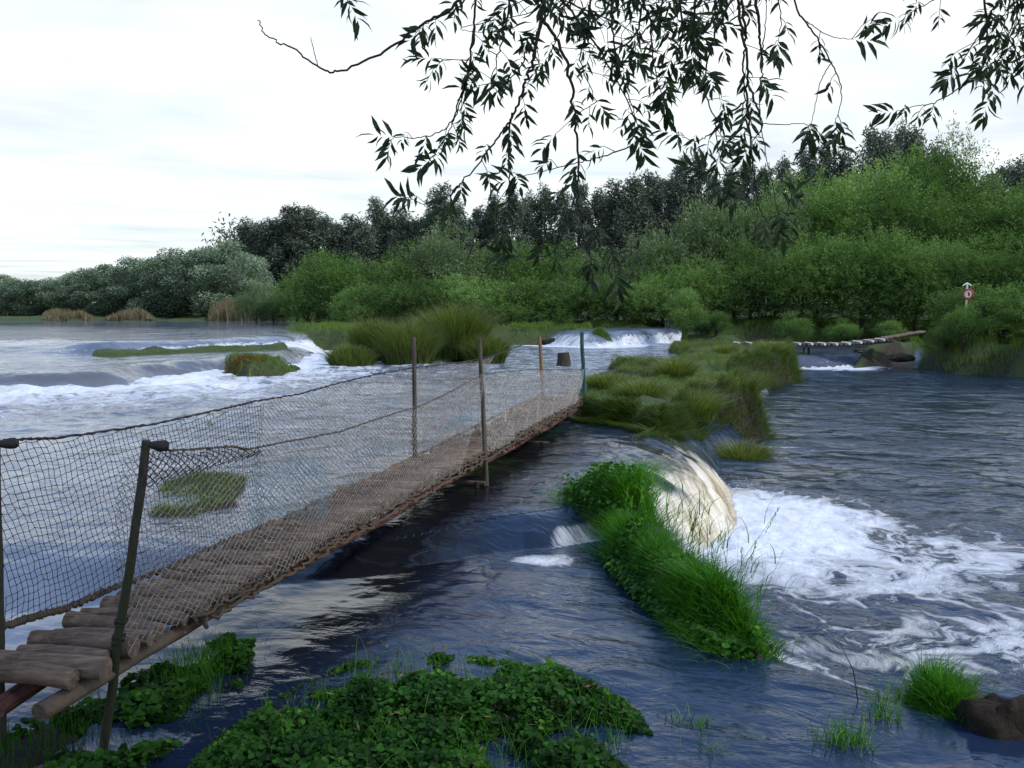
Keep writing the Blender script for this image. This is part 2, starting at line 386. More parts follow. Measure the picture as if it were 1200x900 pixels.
def water_mat():
    m, nt = mat('river_water_surface'); L = nt.links
    g = N(nt, 'ShaderNodeNewGeometry').outputs['Position']
    foam = attr(nt, 'foam').outputs['Fac']; fall = attr(nt, 'fall').outputs['Fac']; flow = attr(nt, 'flow').outputs['Vector']
    silt = attr(nt, 'silt').outputs['Fac']; calm = attr(nt, 'calm').outputs['Fac']
    # warped ridged foam network
    wv = N(nt, 'ShaderNodeTexNoise'); wv.inputs['Scale'].default_value = .8; wv.inputs['Detail'].default_value = 4; L.new(g, wv.inputs['Vector'])
    add = N(nt, 'ShaderNodeVectorMath', operation='MULTIPLY_ADD'); add.inputs[1].default_value = (1.5, 1.5, 0); L.new(wv.outputs['Color'], add.inputs[0]); L.new(g, add.inputs[2])
    wp = add.outputs[0]
    def ridge(sc, det):
        n = noise(nt, wp, sc, det, .6)
        r = mth(nt, 'ABSOLUTE', mth(nt, 'MULTIPLY_ADD', n, 2, -1)); return mth(nt, 'SUBTRACT', 1, mth(nt, 'MULTIPLY', r, 2.6))
    r1 = ridge(.75, 3); r2 = ridge(2.0, 4); n3 = noise(nt, wp, 7, 5, .7)
    pat = mth(nt, 'MAXIMUM', r1, mth(nt, 'MULTIPLY_ADD', r2, .9, -.04))
    pat = mth(nt, 'MULTIPLY_ADD', n3, .55, mth(nt, 'MULTIPLY', pat, .62))
    # foam where pat > 1-density
    e = mth(nt, 'ADD', pat, mth(nt, 'MULTIPLY_ADD', foam, 1.33, -1.25))
    fm = ramp(nt, e, [(.0, 0.), (.13, .55), (.38, 1.)])
    fm = mth(nt, 'MULTIPLY', fm, ramp(nt, foam, [(.02, 0.), (.12, 1.)]))
    # streaks of the falling sheet
    wfl = N(nt, 'ShaderNodeVectorMath', operation='MULTIPLY_ADD'); wfl.inputs[1].default_value = (.22, .5, 0); L.new(wv.outputs['Color'], wfl.inputs[0]); L.new(flow, wfl.inputs[2]); flw = wfl.outputs[0]
    fv = mapping(nt, flw, (3.2, .45, 1)); st = noise(nt, fv, 1.6, 7, .7, .5); fv2 = mapping(nt, flw, (22, 1.1, 1)); st2 = noise(nt, fv2, 1, 5, .7, .3)
    stm = mth(nt, 'MULTIPLY_ADD', st2, .4, mth(nt, 'MULTIPLY', st, .6))
    fe = mth(nt, 'ADD', stm, mth(nt, 'MULTIPLY_ADD', fall, 1.15, -1.0))
    ff = ramp(nt, fe, [(.0, 0.), (.16, .5), (.45, 1.)])
    ff = mth(nt, 'MULTIPLY', ff, ramp(nt, fall, [(.02, 0.), (.2, 1.)]))
    creamc = ramp(nt, stm, [(.30, (.16, .12, .07)), (.40, (.34, .27, .17)), (.49, (.62, .55, .42)), (.60, (.86, .83, .76))])
    creamc = mixc(nt, mth(nt, 'MULTIPLY_ADD', silt, -2.8, .95, clamp=True), creamc, ramp(nt, stm, [(.36, (.10, .11, .10)), (.5, (.55, .6, .66)), (.62, (.85, .87, .9))]))
    nbody = noise(nt, g, .35, 3)
    body = ramp(nt, nbody, [(.3, (.010, .022, .054)), (.7, (.018, .036, .078))])
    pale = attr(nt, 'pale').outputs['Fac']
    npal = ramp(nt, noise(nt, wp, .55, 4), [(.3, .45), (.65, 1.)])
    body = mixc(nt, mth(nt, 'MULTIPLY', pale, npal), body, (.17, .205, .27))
    nbr = ramp(nt, noise(nt, mapping(nt, wp, (.8, 1.6, 1)), .9, 5, .65, .6), [(.52, 0.), (.70, .3)])
    body = mixc(nt, mth(nt, 'MULTIPLY', nbr, mth(nt, 'SUBTRACT', 1, pale)), body, (.028, .026, .020))
    body = mixc(nt, mth(nt, 'MULTIPLY', attr(nt, 'shade_murk').outputs['Fac'], .92), body, (.007, .007, .007))
    siltc = (.16, .115, .065)
    body = mixc(nt, mth(nt, 'MULTIPLY', silt, .42), body, siltc)
    nsilt = noise(nt, wp, 1.1, 3); 
    whites = mixc(nt, mth(nt, 'MULTIPLY', ramp(nt, nsilt, [(.52, 0.), (.68, 1.)]), .45), (.72, .76, .84), (.50, .43, .33))
    col = mixc(nt, fm, body, whites); col = mixc(nt, ff, col, creamc)
    tot = mth(nt, 'MAXIMUM', fm, ff)
    p = N(nt, 'ShaderNodeBsdfPrincipled'); L.new(col, p.inputs['Base Color'])
    L.new(mth(nt, 'MULTIPLY_ADD', tot, .5, .08), p.inputs['Roughness']); p.inputs['IOR'].default_value = 1.40
    L.new(mth(nt, 'MULTIPLY_ADD', tot, -.3, .5), p.inputs['Specular IOR Level'])
    # bumps
    gs = mapping(nt, g, (1, 1, 1), (0, 0, R(20)))
    gs1 = mapping(nt, gs, (1.0, 1.7, 1))
    b1 = noise(nt, gs1, 2.4, 3, .6, .8); b2 = noise(nt, gs1, 9, 4, .62, .6); b3 = noise(nt, gs1, .8, 2)
    hh = mth(nt, 'MULTIPLY', b1, .055); hh = mth(nt, 'MULTIPLY_ADD', b2, .013, hh); hh = mth(nt, 'MULTIPLY_ADD', b3, .08, hh)
    hh = mth(nt, 'MULTIPLY', hh, mth(nt, 'SUBTRACT', 1, calm)); hh = mth(nt, 'MULTIPLY', hh, ramp(nt, noise(nt, wp, .7, 2), [(.35, .35), (.65, 1.3)]))
    hh = mth(nt, 'MULTIPLY_ADD', mth(nt, 'MULTIPLY', stm, fall), .035, hh)
    hh = mth(nt, 'MULTIPLY_ADD', mth(nt, 'MULTIPLY', fm, n3), .05, hh)
    bp = N(nt, 'ShaderNodeBump'); bp.inputs['Strength'].default_value = .75; bp.inputs['Distance'].default_value = 1.0
    L.new(hh, bp.inputs['Height']); L.new(bp.outputs[0], p.inputs['Normal'])
    o = N(nt, 'ShaderNodeOutputMaterial'); L.new(p.outputs[0], o.inputs[0]); return m

# ------------------------------------------------------------------ polar grids (fine near the bank, coarse towards the horizon)
def polar(a0, a1, na, r0, r1, nr):
    a = np.radians(np.linspace(a0, a1, na)); r = r0 * (r1 / r0) ** (np.linspace(0, 1, nr))
    A, RR = np.meshgrid(a, r); x = (RR * np.sin(A)).ravel(); y = (RR * np.cos(A)).ravel()
    i = np.arange(nr - 1)[:, None] * na + np.arange(na - 1)[None, :]
    f = np.stack([i, i + 1, i + na + 1, i + na], -1).reshape(-1, 4)
    return x, y, f

# water
x, y, f = polar(-52, 52, 760, 1.2, 210, 1050)
h, D = water_base(x, y, True)
rap = ss(-1.2, .3, -D['s1']) * ss(-9.5, -1.0, -(-D['s1'])) * 1.0
rap = (1 - ss(0, 11, -D['s1'])) * ss(.35, -.1, D['s1']) * ss(9, 13, y) * (1 - ss(-1.5, 1.0, x + 0 * y))
stp = ss(.2, .02, np.abs(D['f1'] - .5)) * 0
onfall = np.where((D['ps'] < 0) & (D['ps'] > -1.7), D['near'], 0)
pool = (D['ps'] > 0).astype(float)
dfall = np.hypot(x - np.clip(x, 1.9, 2.9), (y - 10.6) / 1.2)
chop = .018 + .075 * rap + .05 * np.exp(-(dfall / 2.4) ** 2) * pool + .012 * pool
chop *= ss(250, 60, y) * (1 - .75 * (D['f2'] > .99)) 
big = (fbm(x * .9 + 3, y * 1.3, 4, 11) - .5) * 2
small = (fbm(x * 3.5, y * 5.0, 3, 23) - .5) * 2
splash = .05 * np.exp(-((D['ps'] - .25) / .35) ** 2) * D['near'] * (fbm(x * 7, y * 7, 3, 15) - .2)
z = h + splash + chop * big + chop * .45 * small * ss(60, 20, y)
# standing swells below the first lip
z += rap * .09 * (1 - np.abs(2 * fbm(x * .45 + 1, y * .8, 3, 61) - 1) * 2)
# radial ridges where the sheet falls
z += onfall * (.05 * (fbm((x * .90 + y * .43) * 5.5, -D['ps'] * .8, 3, 31) - .5) * 2 + .06 * (fbm((x * .90 + y * .43) * 1.9, -D['ps'] * .9, 2, 37) - .5) * 2) * (.25 + .75 * ss(0, .4, -D['ps']))
# foam density
DROP = True
foam = np.zeros_like(x)
arm = np.exp(-(dfall / 1.9) ** 2) * 1.0
arm2 = np.exp(-(((x - 3.6) / 3.6) ** 2 + ((y - 9.0) / 2.3) ** 2)) * .54
arm3 = np.exp(-((x - 4.2) / 3.5) ** 2 - ((y - 6.6 - .15 * (x - 3)) / 1.15) ** 2) * .50
arm4 = np.exp(-((x - 4.5) / 1.8) ** 2 - ((y - 16) / 2.2) ** 2) * .38
arm5 = .22 * np.exp(-(np.maximum(y - 9, 0) / 9) ** 2)
foam = np.maximum.reduce([arm, arm2, arm3, arm4, arm5 * np.ones_like(x)]) * ss(-.22, .02, D['ps'])
wl = W(965, 429, POOL)
foam = np.maximum(foam, pool * .9 * np.exp(-((x - wl[0]) / 2.6) ** 2 - ((y - (wl[1] - .6)) / 2.6) ** 2))
foam = np.maximum(foam, pool * .25 * ss(40, 20, y) * ss(16, 22, y))
foam = np.maximum(foam, rap * (.52 + .30 * fbm(x * .25, y * .4, 2, 91)) * ss(12.5, 16, y))
foam = np.maximum(foam, rap * .8 * np.exp(-((-D['s1'] - 1.1) / 1.1) ** 2))
foam *= 1 - ss(-.15, .1, D['s1']) * (D['s1'] < 2.5) * (D['lx'] < -.2)
mid = ss(20, 26, y) * (1 - D['f2']) * (D['ps'] < 0) * (x < 9)
foam = np.maximum(foam, .36 * mid * (D['s1'] < 0)); foam = np.maximum(foam, .30 * (D['f1'] > .5) * (D['f2'] < .5) * ss(25, 28, y))
foam = np.maximum(foam, .85 * np.exp(-((D['s2'] + .5) / .9) ** 2) * (D['s2'] < .4) * ss(-.48, -.40, D['lx']) * (D['lx'] < .2))
# little fall beside the tussock
q1 = np.exp(-(((x - .32) / .42) ** 2 + ((y - 7.55) / .3) ** 2)); foam = np.maximum(foam, .62 * q1)
ed = np.exp(-((D['ps'] - .15) / .25) ** 2) * (y < 8.5); foam = np.maximum(foam, .5 * ed)
foam = np.maximum(foam, .7 * np.exp(-((x - W(625, 377, UP2)[0]) / 1.2) ** 2 - ((y - W(625, 378, UP2)[1]) / 3) ** 2))
fall = np.zeros_like(x)
tfall = np.clip(1 + D['ps'] / 1.5, 0, 1)
bal = ss(1.1, 1.5, x + (y - 9.6) * .05)
nb = fbm(D['pp'] * 2.2, D['ps'] * 0 + 3, 3, 29) - .5
fall = np.maximum(fall, onfall * ss(0, 1, (tfall + nb * .5 - (.40 - .26 * ss(2.7, 1.6, x))) / .5) * .95 * (D['ps'] <= .12))
fall = np.maximum(fall, np.where((D['ps'] > 0) & (D['ps'] < .1), .6 * D['near'] * (1 - D['ps'] / .1), 0))
sf = ss(.08, .22, x) * (1 - ss(.95, 1.1, x)) * (D['fs_'] < .1) * (D['fs_'] > -.6); fall = np.maximum(fall, .58 * sf * ss(.1, .6, D['fs']) * (1 - .6 * ss(.5, .2, x)))
w2f = (D['s2'] > -.1) * (D['s2'] < D['w2']); fall = np.maximum(fall, (.30 + .55 * fbm(D['p2'] * 1.3, D['p2'] * 0, 2, 6)) * w2f * (1 - D['f2'] ** 4) * (D['lx'] > .02) * (D['lx'] < .22))
fall = np.maximum(fall, .35 * w2f * (1 - D['f2']) * (D['lx'] < .02) * (D['lx'] > -.48))
w1f = (D['s1'] > 0) * (D['s1'] < .9); fall = np.maximum(fall, .22 * w1f * (1 - D['f1'] ** 2) * (D['lx'] < -.2))
wr = np.where((D['ps'] < 0) & (D['ps'] > -.8) & (y > 28), 1, 0); fall = np.maximum(fall, wr * .45 * D['fp'])
silt = np.clip(w1f * .45 + rap * .35 + arm * pool * .8 + .35 * onfall, 0, 1)
shelfc = .42 * ((D['ps'] < 0) & (D['fs_'] > -.5)) * ss(13, 10, y); calm = np.clip(shelfc + .30 * ss(-.6, -1.6, x) * ss(26, 20, y) * ss(16, 10, y) + .75 * (D['f2'] > .99) * ss(35, 60, y) + .35 * (D['ps'] > 0) * ss(24, 34, y) * 0 + ss(.1, .9, D['near'] * (D['ps'] < 0) * (D['ps'] > -1.5)) * .5, 0, .9)
isw2 = (w2f > 0) & ~(onfall > 0)
ucross = x * .90 + y * .43
fu = np.where(onfall > 0, .72 * ucross + .28 * D['pp'], np.where(isw2, D['p2'] * .6, np.where(w1f > 0, x * .7, np.where(sf > 0, D['sp'], D['pp']))))
fv = np.where(onfall > 0, D['ps'], np.where(isw2, D['s2'], np.where(w1f > 0, D['s1'], np.where(sf > 0, D['fs_'], D['ps']))))
uv = np.stack([fu, fv, 0 * x], 1)
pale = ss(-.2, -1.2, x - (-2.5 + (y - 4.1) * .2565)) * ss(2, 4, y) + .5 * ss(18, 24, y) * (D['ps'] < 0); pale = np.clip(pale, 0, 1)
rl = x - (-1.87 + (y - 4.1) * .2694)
shade_murk = ss(-1.0, -.3, rl) * ss(1.1 + .9 * (fbm(x * .8, y * .8, 3, 14) - .5), .1, rl) * ss(4, 6, y) * ss(16, 13, y) + .75 * onfall * ss(.05, .45, tfall) + .4 * ss(0, .3, sf) * ss(0, .2, D['fs']) + .6 * D['f1'] * ss(1.2, .2, D['s1']) * (D['s1'] > 0) * (D['lx'] < -.2)  # dark underside reflection of the deck painted into water colour, plus darker fall lips
shade_murk = np.clip(shade_murk, 0, 1)
z = z + (D['ps'] > -.1) * np.clip(foam, 0, 1) * .055 * (fbm(x * 3.2, y * 3.6, 4, 44) - .42) * ss(30, 20, y)
me = new_mesh('river_water', np.stack([x, y, z], 1), f, 4, water_mat(), True, attrs=dict(foam=foam, fall=fall, silt=silt, calm=calm, pale=pale, shade_murk=shade_murk), uv=uv)
link('river_water', me, kind='structure')

b = Buf(); n = 420; sx_ = rng.random(n); bx0 = np.interp(sx_, [0, .35, .7, 1], [3.0, 2.8, 2.35, 1.8]); by0 = np.interp(sx_, [0, .35, .7, 1], [12.2, 11.0, 9.85, 9.0])
P = np.stack([bx0 + .12 + rng.normal(size=n) * .14, by0 - .06 + rng.normal(size=n) * .14, POOL + .02 + rng.exponential(.07, n)], 1)
o6 = np.array([[1, 0, 0], [-1, 0, 0], [0, 1, 0], [0, -1, 0], [0, 0, 1], [0, 0, -1]]); rr = (.003 + .007 * rng.random(n) ** 3)[:, None, None]
b.add((P[:, None] + o6[None] * rr).reshape(-1, 3), (np.arange(n)[:, None] * 6 + np.array([0, 2, 4, 2, 1, 4, 1, 3, 4, 3, 0, 4, 2, 0, 5, 1, 2, 5, 3, 1, 5, 0, 3, 5])).ravel(), 3)
link('water_spray', b.mesh('water_spray', plain('spray_white', (.8, .83, .86), .4, .05), True), kind='stuff', label='white spray droplets at the foot of the big waterfall', category='spray')
# terrain: one sheet to the horizon, all around the camera
x, y, f = polar(-180, 180, 901, .6, 900, 430)
me = new_mesh('ground', np.stack([x, y, land_h(x, y)], 1), f, 4, ground_mat(), True)
link('ground', me, kind='structure')

#@@VEG
exec_veg = True
# ------------------------------------------------------------------ tree builders (unit meshes, base at 0)
def limb_tree(buf, h, r, n, spread, seed, lean=0.0, start=.15, tint=.4, sides=6):
    r_ = np.random.default_rng(seed)
    p = np.array([[0, 0, -.3], [.02 * h, 0, h * .2], [lean * h * .3, .02 * h, h * .5], [lean * h * .6, 0, h * .8]])
    buf.tube(p, [r * 1.2, r, r * .65, r * .3], sides, tint=tint, wob=.15, seed=seed)
    for k in range(n):
        t = start + (0.85 - start) * k / n; z0 = h * t; a = r_.random() * 6.28; L = spread * (1 - .5 * t) * (.7 + .5 * r_.random())
        b = np.array([lean * z0 * .5, 0, z0]); d = np.array([math.cos(a), math.sin(a), .7 + .6 * r_.random()])
        buf.tube([b, b + d * L * .4 + [0, 0, .05 * h], b + d * L * .8, b + d * L + [0, 0, .05 * h]], [r * .5, r * .35, r * .2, r * .06], 5, tint=tint, seed=seed + k)

def shoot_bush(seed, wid=7., hei=5., n=1500, per=13, leafL=.17, leafW=.05, up=.35, nl=30):
    """willow thicket: leafy shoots on many overlapping rounded lobes"""
    r_ = np.random.default_rng(seed)
    a = r_.random(nl) * 6.28; rn = np.sqrt(r_.random(nl)); rad = rn * .36 * wid
    lz = hei * (.15 + .62 * r_.random(nl) ** .8 * (1 - .55 * rn ** 2))
    lc = np.stack([np.cos(a) * rad, np.sin(a) * rad, lz], 1); lr = (.10 + .09 * r_.random(nl)) * wid
    k = r_.integers(0, nl, n); d = norm(r_.normal(size=(n, 3)) + [0, 0, .3]); rr = .45 + .55 * r_.random(n) ** .5
    p = lc[k] + d * lr[k][:, None] * rr[:, None] * [1, 1, .85 * hei / wid * 1.3]
    p[:, 2] = np.abs(p[:, 2]) * .96 + .1
    L = (.3 + .55 * r_.random(n) ** 2) * min(hei, 5) / 5
    sd = norm(d * .9 + [0, 0, up] + r_.normal(size=(n, 3)) * .3)
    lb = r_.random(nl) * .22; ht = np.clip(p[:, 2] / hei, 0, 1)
    ctint = np.repeat(.02 + .16 * ht + lb[k] + .30 * (d[:, 2] * .5 + .5) * rr + r_.random(n) * .12, per)  # shade on lobe undersides and inner leaves painted into the leaf tint
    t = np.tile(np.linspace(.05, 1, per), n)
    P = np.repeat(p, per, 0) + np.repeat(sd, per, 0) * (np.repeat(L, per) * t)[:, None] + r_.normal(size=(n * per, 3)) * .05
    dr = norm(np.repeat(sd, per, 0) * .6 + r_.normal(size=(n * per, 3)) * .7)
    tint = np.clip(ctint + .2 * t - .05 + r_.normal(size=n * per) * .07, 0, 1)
    b = Buf(); leaves(b, P, dr, leafL * (.7 + .6 * r_.random(n * per)), leafW, tint)
    tb = Buf(); limb_tree(tb, hei * .7, .10, 9, wid * .3, seed, start=.05)
    return b, tb

def clump_tree(seed, wid, hei, n_cl, per, leafL, leafW, z0=.25, shape='round', clr=.11):
    r_ = np.random.default_rng(seed)
    cl = []
    for k in range(n_cl):
        u = r_.random(); zz = z0 + (1 - z0) * u
        if shape == 'round': pr = math.sqrt(max(0, 1 - ((zz - .5) / .52) ** 2)) * (.35 + .65 * math.sqrt(r_.random()))
        else: pr = (.95 - .75 * ((zz - z0) / (1 - z0)) ** 1.3) * (.15 + .85 * math.sqrt(r_.random()))
        a = r_.random() * 6.28; cl.append((math.cos(a) * pr * wid / 2, math.sin(a) * pr * wid / 2, zz * hei * .93, (.7 + .7 * r_.random()) * clr * hei))
    cl = np.array(cl); n = n_cl * per; k = np.repeat(np.arange(n_cl), per)
    d = norm(r_.normal(size=(n, 3)) + [0, 0, .25]); rr = r_.random(n) ** .45
    sq = np.array([1, 1, .72]) if shape == 'round' else np.array([.62, .62, 1.15])
    p = cl[k, :3] + d * (cl[k, 3] * rr)[:, None] * sq
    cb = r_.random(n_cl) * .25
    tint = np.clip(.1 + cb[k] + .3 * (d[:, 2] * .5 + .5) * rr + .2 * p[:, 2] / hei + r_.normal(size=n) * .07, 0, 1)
    dr = norm(d * .5 + r_.normal(size=(n, 3)) * .8 - ([0, 0, .5] if shape != 'round' else [0, 0, 0]))
    b = Buf(); leaves(b, p, dr, leafL * (.7 + .6 * r_.random(n)), leafW, tint)
    tb = Buf(); limb_tree(tb, hei * .98, .011 * hei, 10 if shape == 'round' else 14, wid * .33, seed, start=.3)
    return b, tb

protos = {}
def proto(kind, i, bt, leafm, barkm):
    V = np.concatenate(bt[0].v); zt = np.percentile(V[:, 2], 99.3); wd = (np.percentile(V[:, 0], 98.5) - np.percentile(V[:, 0], 1.5) + np.percentile(V[:, 1], 98.5) - np.percentile(V[:, 1], 1.5)) / 2
    protos.setdefault(kind, []).append((bt[0].mesh(kind + '_crown', leafm), bt[1].mesh(kind + '_trunk', barkm, True), wd, zt))
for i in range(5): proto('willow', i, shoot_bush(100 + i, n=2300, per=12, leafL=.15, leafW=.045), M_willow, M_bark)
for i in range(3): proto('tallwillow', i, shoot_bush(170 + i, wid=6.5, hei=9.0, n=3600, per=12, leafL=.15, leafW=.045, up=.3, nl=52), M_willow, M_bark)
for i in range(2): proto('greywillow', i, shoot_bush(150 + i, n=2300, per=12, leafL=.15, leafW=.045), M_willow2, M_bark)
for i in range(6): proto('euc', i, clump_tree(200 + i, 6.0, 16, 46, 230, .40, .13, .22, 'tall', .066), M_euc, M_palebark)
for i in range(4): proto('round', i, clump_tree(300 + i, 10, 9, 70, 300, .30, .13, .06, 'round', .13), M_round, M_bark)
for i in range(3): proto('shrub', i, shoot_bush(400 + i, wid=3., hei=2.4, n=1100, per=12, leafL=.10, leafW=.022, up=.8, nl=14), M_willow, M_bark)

def plant(kind, name, px, top, wpx, Y, label, cat, group=None, hfix=None, ref=(7., 5.4), kk=None, sy=1.0, zoff=0):
    X = (px - 600) / FPX * Y / cp
    g = float(ground_at(X, Y)[0]); zt = CAMZ + (HZ - top) / FPX * Y * 1.0
    H = max(zt - g, .5); wid = wpx / FPX * Y
    if kind == 'willow' and H / wid > .95: kind = 'tallwillow'
    pr = protos[kind]; k = rng.integers(0, len(pr)) if kk is None else kk
    ref = (pr[k][2], pr[k][3])
    o = empty(name, (X, Y, g + zoff), label, cat, group, rz=rng.random() * 6.28, sc=(wid / ref[0], wid / ref[0] * sy, H / ref[1]))
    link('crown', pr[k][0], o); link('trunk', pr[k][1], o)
    return o

ORD = ['first', 'second', 'third', 'fourth', 'fifth', 'sixth', 'seventh', 'eighth', 'ninth', 'tenth', 'eleventh', 'twelfth', 'thirteenth', 'fourteenth', 'fifteenth', 'sixteenth', 'seventeenth', 'eighteenth', 'nineteenth', 'twentieth']
def lab(i, n):
    if i == 0: return 'leftmost'
    if i == n - 1: return 'rightmost'
    return (ORD[i] + ' from the left') if i < n / 2 else (ORD[n - 1 - i] + ' from the right')

# far left bank: rounded trees
L_ = [(5, 324, 44), (45, 330, 62), (93, 322, 66), (138, 313, 74), (184, 304, 80), (226, 296, 88), (266, 287, 84)]
desc = ['dark narrow tree at the left edge of the frame', 'low round tree beyond the river, just right of the dark edge tree', 'round grey green tree above the first tan reed strip of the far bank',
        'broad grey green tree between two tan reed strips on the far bank', 'tall rounded tree above the second tan reed strip of the far bank', 'big rounded tree left of the tallest one on the far bank', 'tallest rounded tree of the far bank, next to the dark forest']
for i, (px, tp, w) in enumerate(L_):
    plant('round', 'round_tree', px, tp, w * 1.12, 84 - i * 1.0, desc[i], 'tree', 'rounded trees on the far left bank', ref=(10.5, 9.3))
for i, (px, tp, w) in enumerate([(25, 334, 60), (70, 330, 60), (118, 325, 60), (160, 318, 70), (205, 308, 70), (245, 305, 70), (285, 300, 60), (-60, 328, 70), (-130, 325, 80), (-200, 320, 80)]):
    n_ = 'smaller tree between the big rounded far bank trees, %s' % lab(i if i < 7 else 0, 7) if i < 7 else 'rounded tree on the far bank beyond the left edge of the frame'
    plant('round', 'round_tree', px, tp, w * 1.1, (88 if i < 7 else 78) + i * .3, n_, 'tree', 'background trees on the far left bank', ref=(10.5, 9.3))
for i, (px, tp, w, t) in enumerate([(302, 333, 40, 'pale green willow bush beside the tan reeds of the far bank'), (322, 346, 40, 'small pale green bush above the tall tan reeds'), (350, 322, 52, 'dark green willow bush at the water just left of the leaning tree')]):
    plant('greywillow' if i < 2 else 'willow', 'willow_bush', px, tp, w, 64 - i, t, 'bush')

# forest skyline
F_ = [(293, 264), (308, 268), (322, 262), (334, 265), (346, 247), (357, 252), (370, 250), (384, 261), (398, 267), (414, 258), (429, 264), (442, 239), (456, 256), (470, 250), (486, 262), (501, 256), (519, 224), (534, 243), (549, 262),
      (562, 250), (580, 236), (600, 229), (618, 234), (638, 226), (658, 232), (679, 222), (700, 229), (721, 220), (741, 216), (760, 211), (780, 217), (797, 194), (815, 190), (832, 214), (850, 206), (870, 201), (890, 205), (912, 196), (938, 184), (960, 181), (982, 188),
      (1014, 161), (1028, 168), (1046, 158), (1062, 163), (1085, 180), (1150, 212), (1166, 202), (1183, 196), (1200, 196), (1225, 200), (1250, 190)]
def fl(px):
    return ('behind the rounded far bank trees' if px < 345 else 'behind the leaning tree' if px < 430 else 'behind the left end of the willow thicket' if px < 515 else 'behind the middle of the willow thicket' if px < 700
            else 'behind the hanging leafy twigs' if px < 845 else 'above the right willow thicket' if px < 1000 else 'peeking over the tallest willow' if px < 1100 else 'at the right edge of the frame')
cnt = {}
for px, _ in F_: cnt[fl(px)] = cnt.get(fl(px), 0) + 1
seen = {}
for i, (px, tp) in enumerate(F_):
    g = fl(px); k = seen.get(g, 0); seen[g] = k + 1
    Y = (100 if px < 845 else 88) + rng.random() * 6
    tall = 'slender tall dark' if (i in (4, 11, 16, 31, 32, 41, 43)) else 'tall dark'
    plant('euc', 'eucalyptus', px, tp - 2, 38 + rng.random() * 16, Y, '%s eucalyptus %s, %s there' % (tall, g, lab(k, cnt[g])), 'tree', 'tall dark eucalyptus forest', ref=(5.6, 16))
# the mass of the wood behind: one object, uncountable
b = Buf()
n = 46000
px = rng.random(n) * 1250 + 250; tops = np.interp(px, [p[0] for p in F_], [p[1] for p in F_])
Yw = 108 + rng.random(n) * 14; bot = 350
cc = rng.integers(0, 900, n); cpx = rng.random(900) * 1250 + 250; ct = np.interp(cpx, [p[0] for p in F_], [p[1] for p in F_])
cpy = ct + 14 + (350 - ct) * rng.random(900) ** .9; cY = 108 + rng.random(900) * 12
cX = (cpx - 600) / FPX * cY; cZ = CAMZ + (HZ - cpy) / FPX * cY
P = np.stack([cX[cc], cY[cc], cZ[cc]], 1) + rng.normal(size=(n, 3)) * [.9, .9, 1.2]
leaves(b, P, norm(rng.normal(size=(n, 3)) - [0, 0, .4]), .7, .24, np.clip(.15 + .25 * rng.random(n) + .2 * (cc % 7) / 7, 0, 1))
link('distant_wood', b.mesh('distant_wood', M_euc), kind='stuff', label='dark mass of the eucalyptus wood behind the front row of trunks', category='wood')

# willow thicket, centre
B_ = [(388, 300, 84, 58, 'leaning willow tree with a bare slanting trunk above the left shore'), (430, 312, 84, 57, 'low willow bush at the left end of the thicket'), (484, 292, 104, 57, 'rounded willow at the left rear of the thicket'),
      (545, 274, 132, 57, 'tallest grey topped willow in the centre of the thicket'), (606, 288, 112, 57, 'broad willow right of the grey topped one'), (664, 292, 110, 57, 'willow behind the lowest hanging twig'),
      (722, 300, 100, 56, 'willow thicket crown left of the small weir'), (776, 296, 100, 56, 'willow standing over the small weir'),
      (428, 336, 70, 54, 'front willow bush leaning over the water at the left end of the thicket'), (484, 330, 92, 54, 'front willow bush behind the tussock islet'), (552, 326, 112, 54, 'widest front willow bush, its foot in dark water'),
      (622, 330, 104, 54, 'front willow bush above the white riffle'), (690, 326, 104, 54, 'front willow bush beside the mossy end of the weir'), (755, 326, 96, 54, 'front willow bush directly behind the weir lip')]
for i, (px, tp, w, Y, t) in enumerate(B_):
    plant('willow' if i not in (3, 6) else 'greywillow', 'willow_tree' if i < 8 else 'willow_bush', px, tp - 1, w * (.98 if 8 <= i else 1.1), Y - (2.2 if 8 <= i else 0), t, 'tree' if i < 8 else 'bush', 'willows of the central thicket', ref=(7.4, 5.3))
B2 = [(805, 244, 120, 57, 'grey green willow where the right thicket begins'), (858, 248, 110, 58, 'dome shaped willow behind the round shrub'), (905, 244, 110, 57, 'willow with pale crown left of the dark skyline gap'), (955, 212, 120, 58, 'tall willow left of the highest crown'),
      (1022, 196, 130, 60, 'wide high willow below the two peeking eucalyptus tops'), (1086, 174, 96, 60, 'highest willow crown of the right thicket'), (1058, 226, 110, 56, 'dark willow below the highest crown'), (1112, 224, 110, 57, 'bright willow right of the highest crown'),
      (1170, 230, 110, 55, 'willow near the right edge of the frame'), (1225, 222, 130, 54, 'willow cut by the right edge of the frame'),
      (815, 308, 90, 52, 'front willow above the round shrub'), (876, 290, 104, 52, 'front willow over the meadow, left part'), (940, 280, 110, 51, 'front willow over the middle of the meadow'), (1005, 276, 116, 50, 'dark front willow behind the far log bridge'),
      (1070, 280, 110, 49, 'front willow left of the life ring'), (1135, 282, 110, 48, 'front willow behind the life ring'), (1195, 280, 110, 47, 'front willow at the right edge of the frame'),
      (1300, 230, 160, 50, 'willow beyond the right edge of the frame'), (1400, 240, 160, 46, 'farther willow beyond the right edge of the frame')]
for i, (px, tp, w, Y, t) in enumerate(B2):
    plant('willow' if i not in (0, 2) else 'greywillow', 'willow_tree' if i < 10 or i > 16 else 'willow_bush', px, tp - 1, w * (1.12 if i < 10 or i > 16 else .93), Y, t, 'tree' if i < 10 or i > 16 else 'bush', 'willows of the right thicket', ref=(7.4, 5.3))
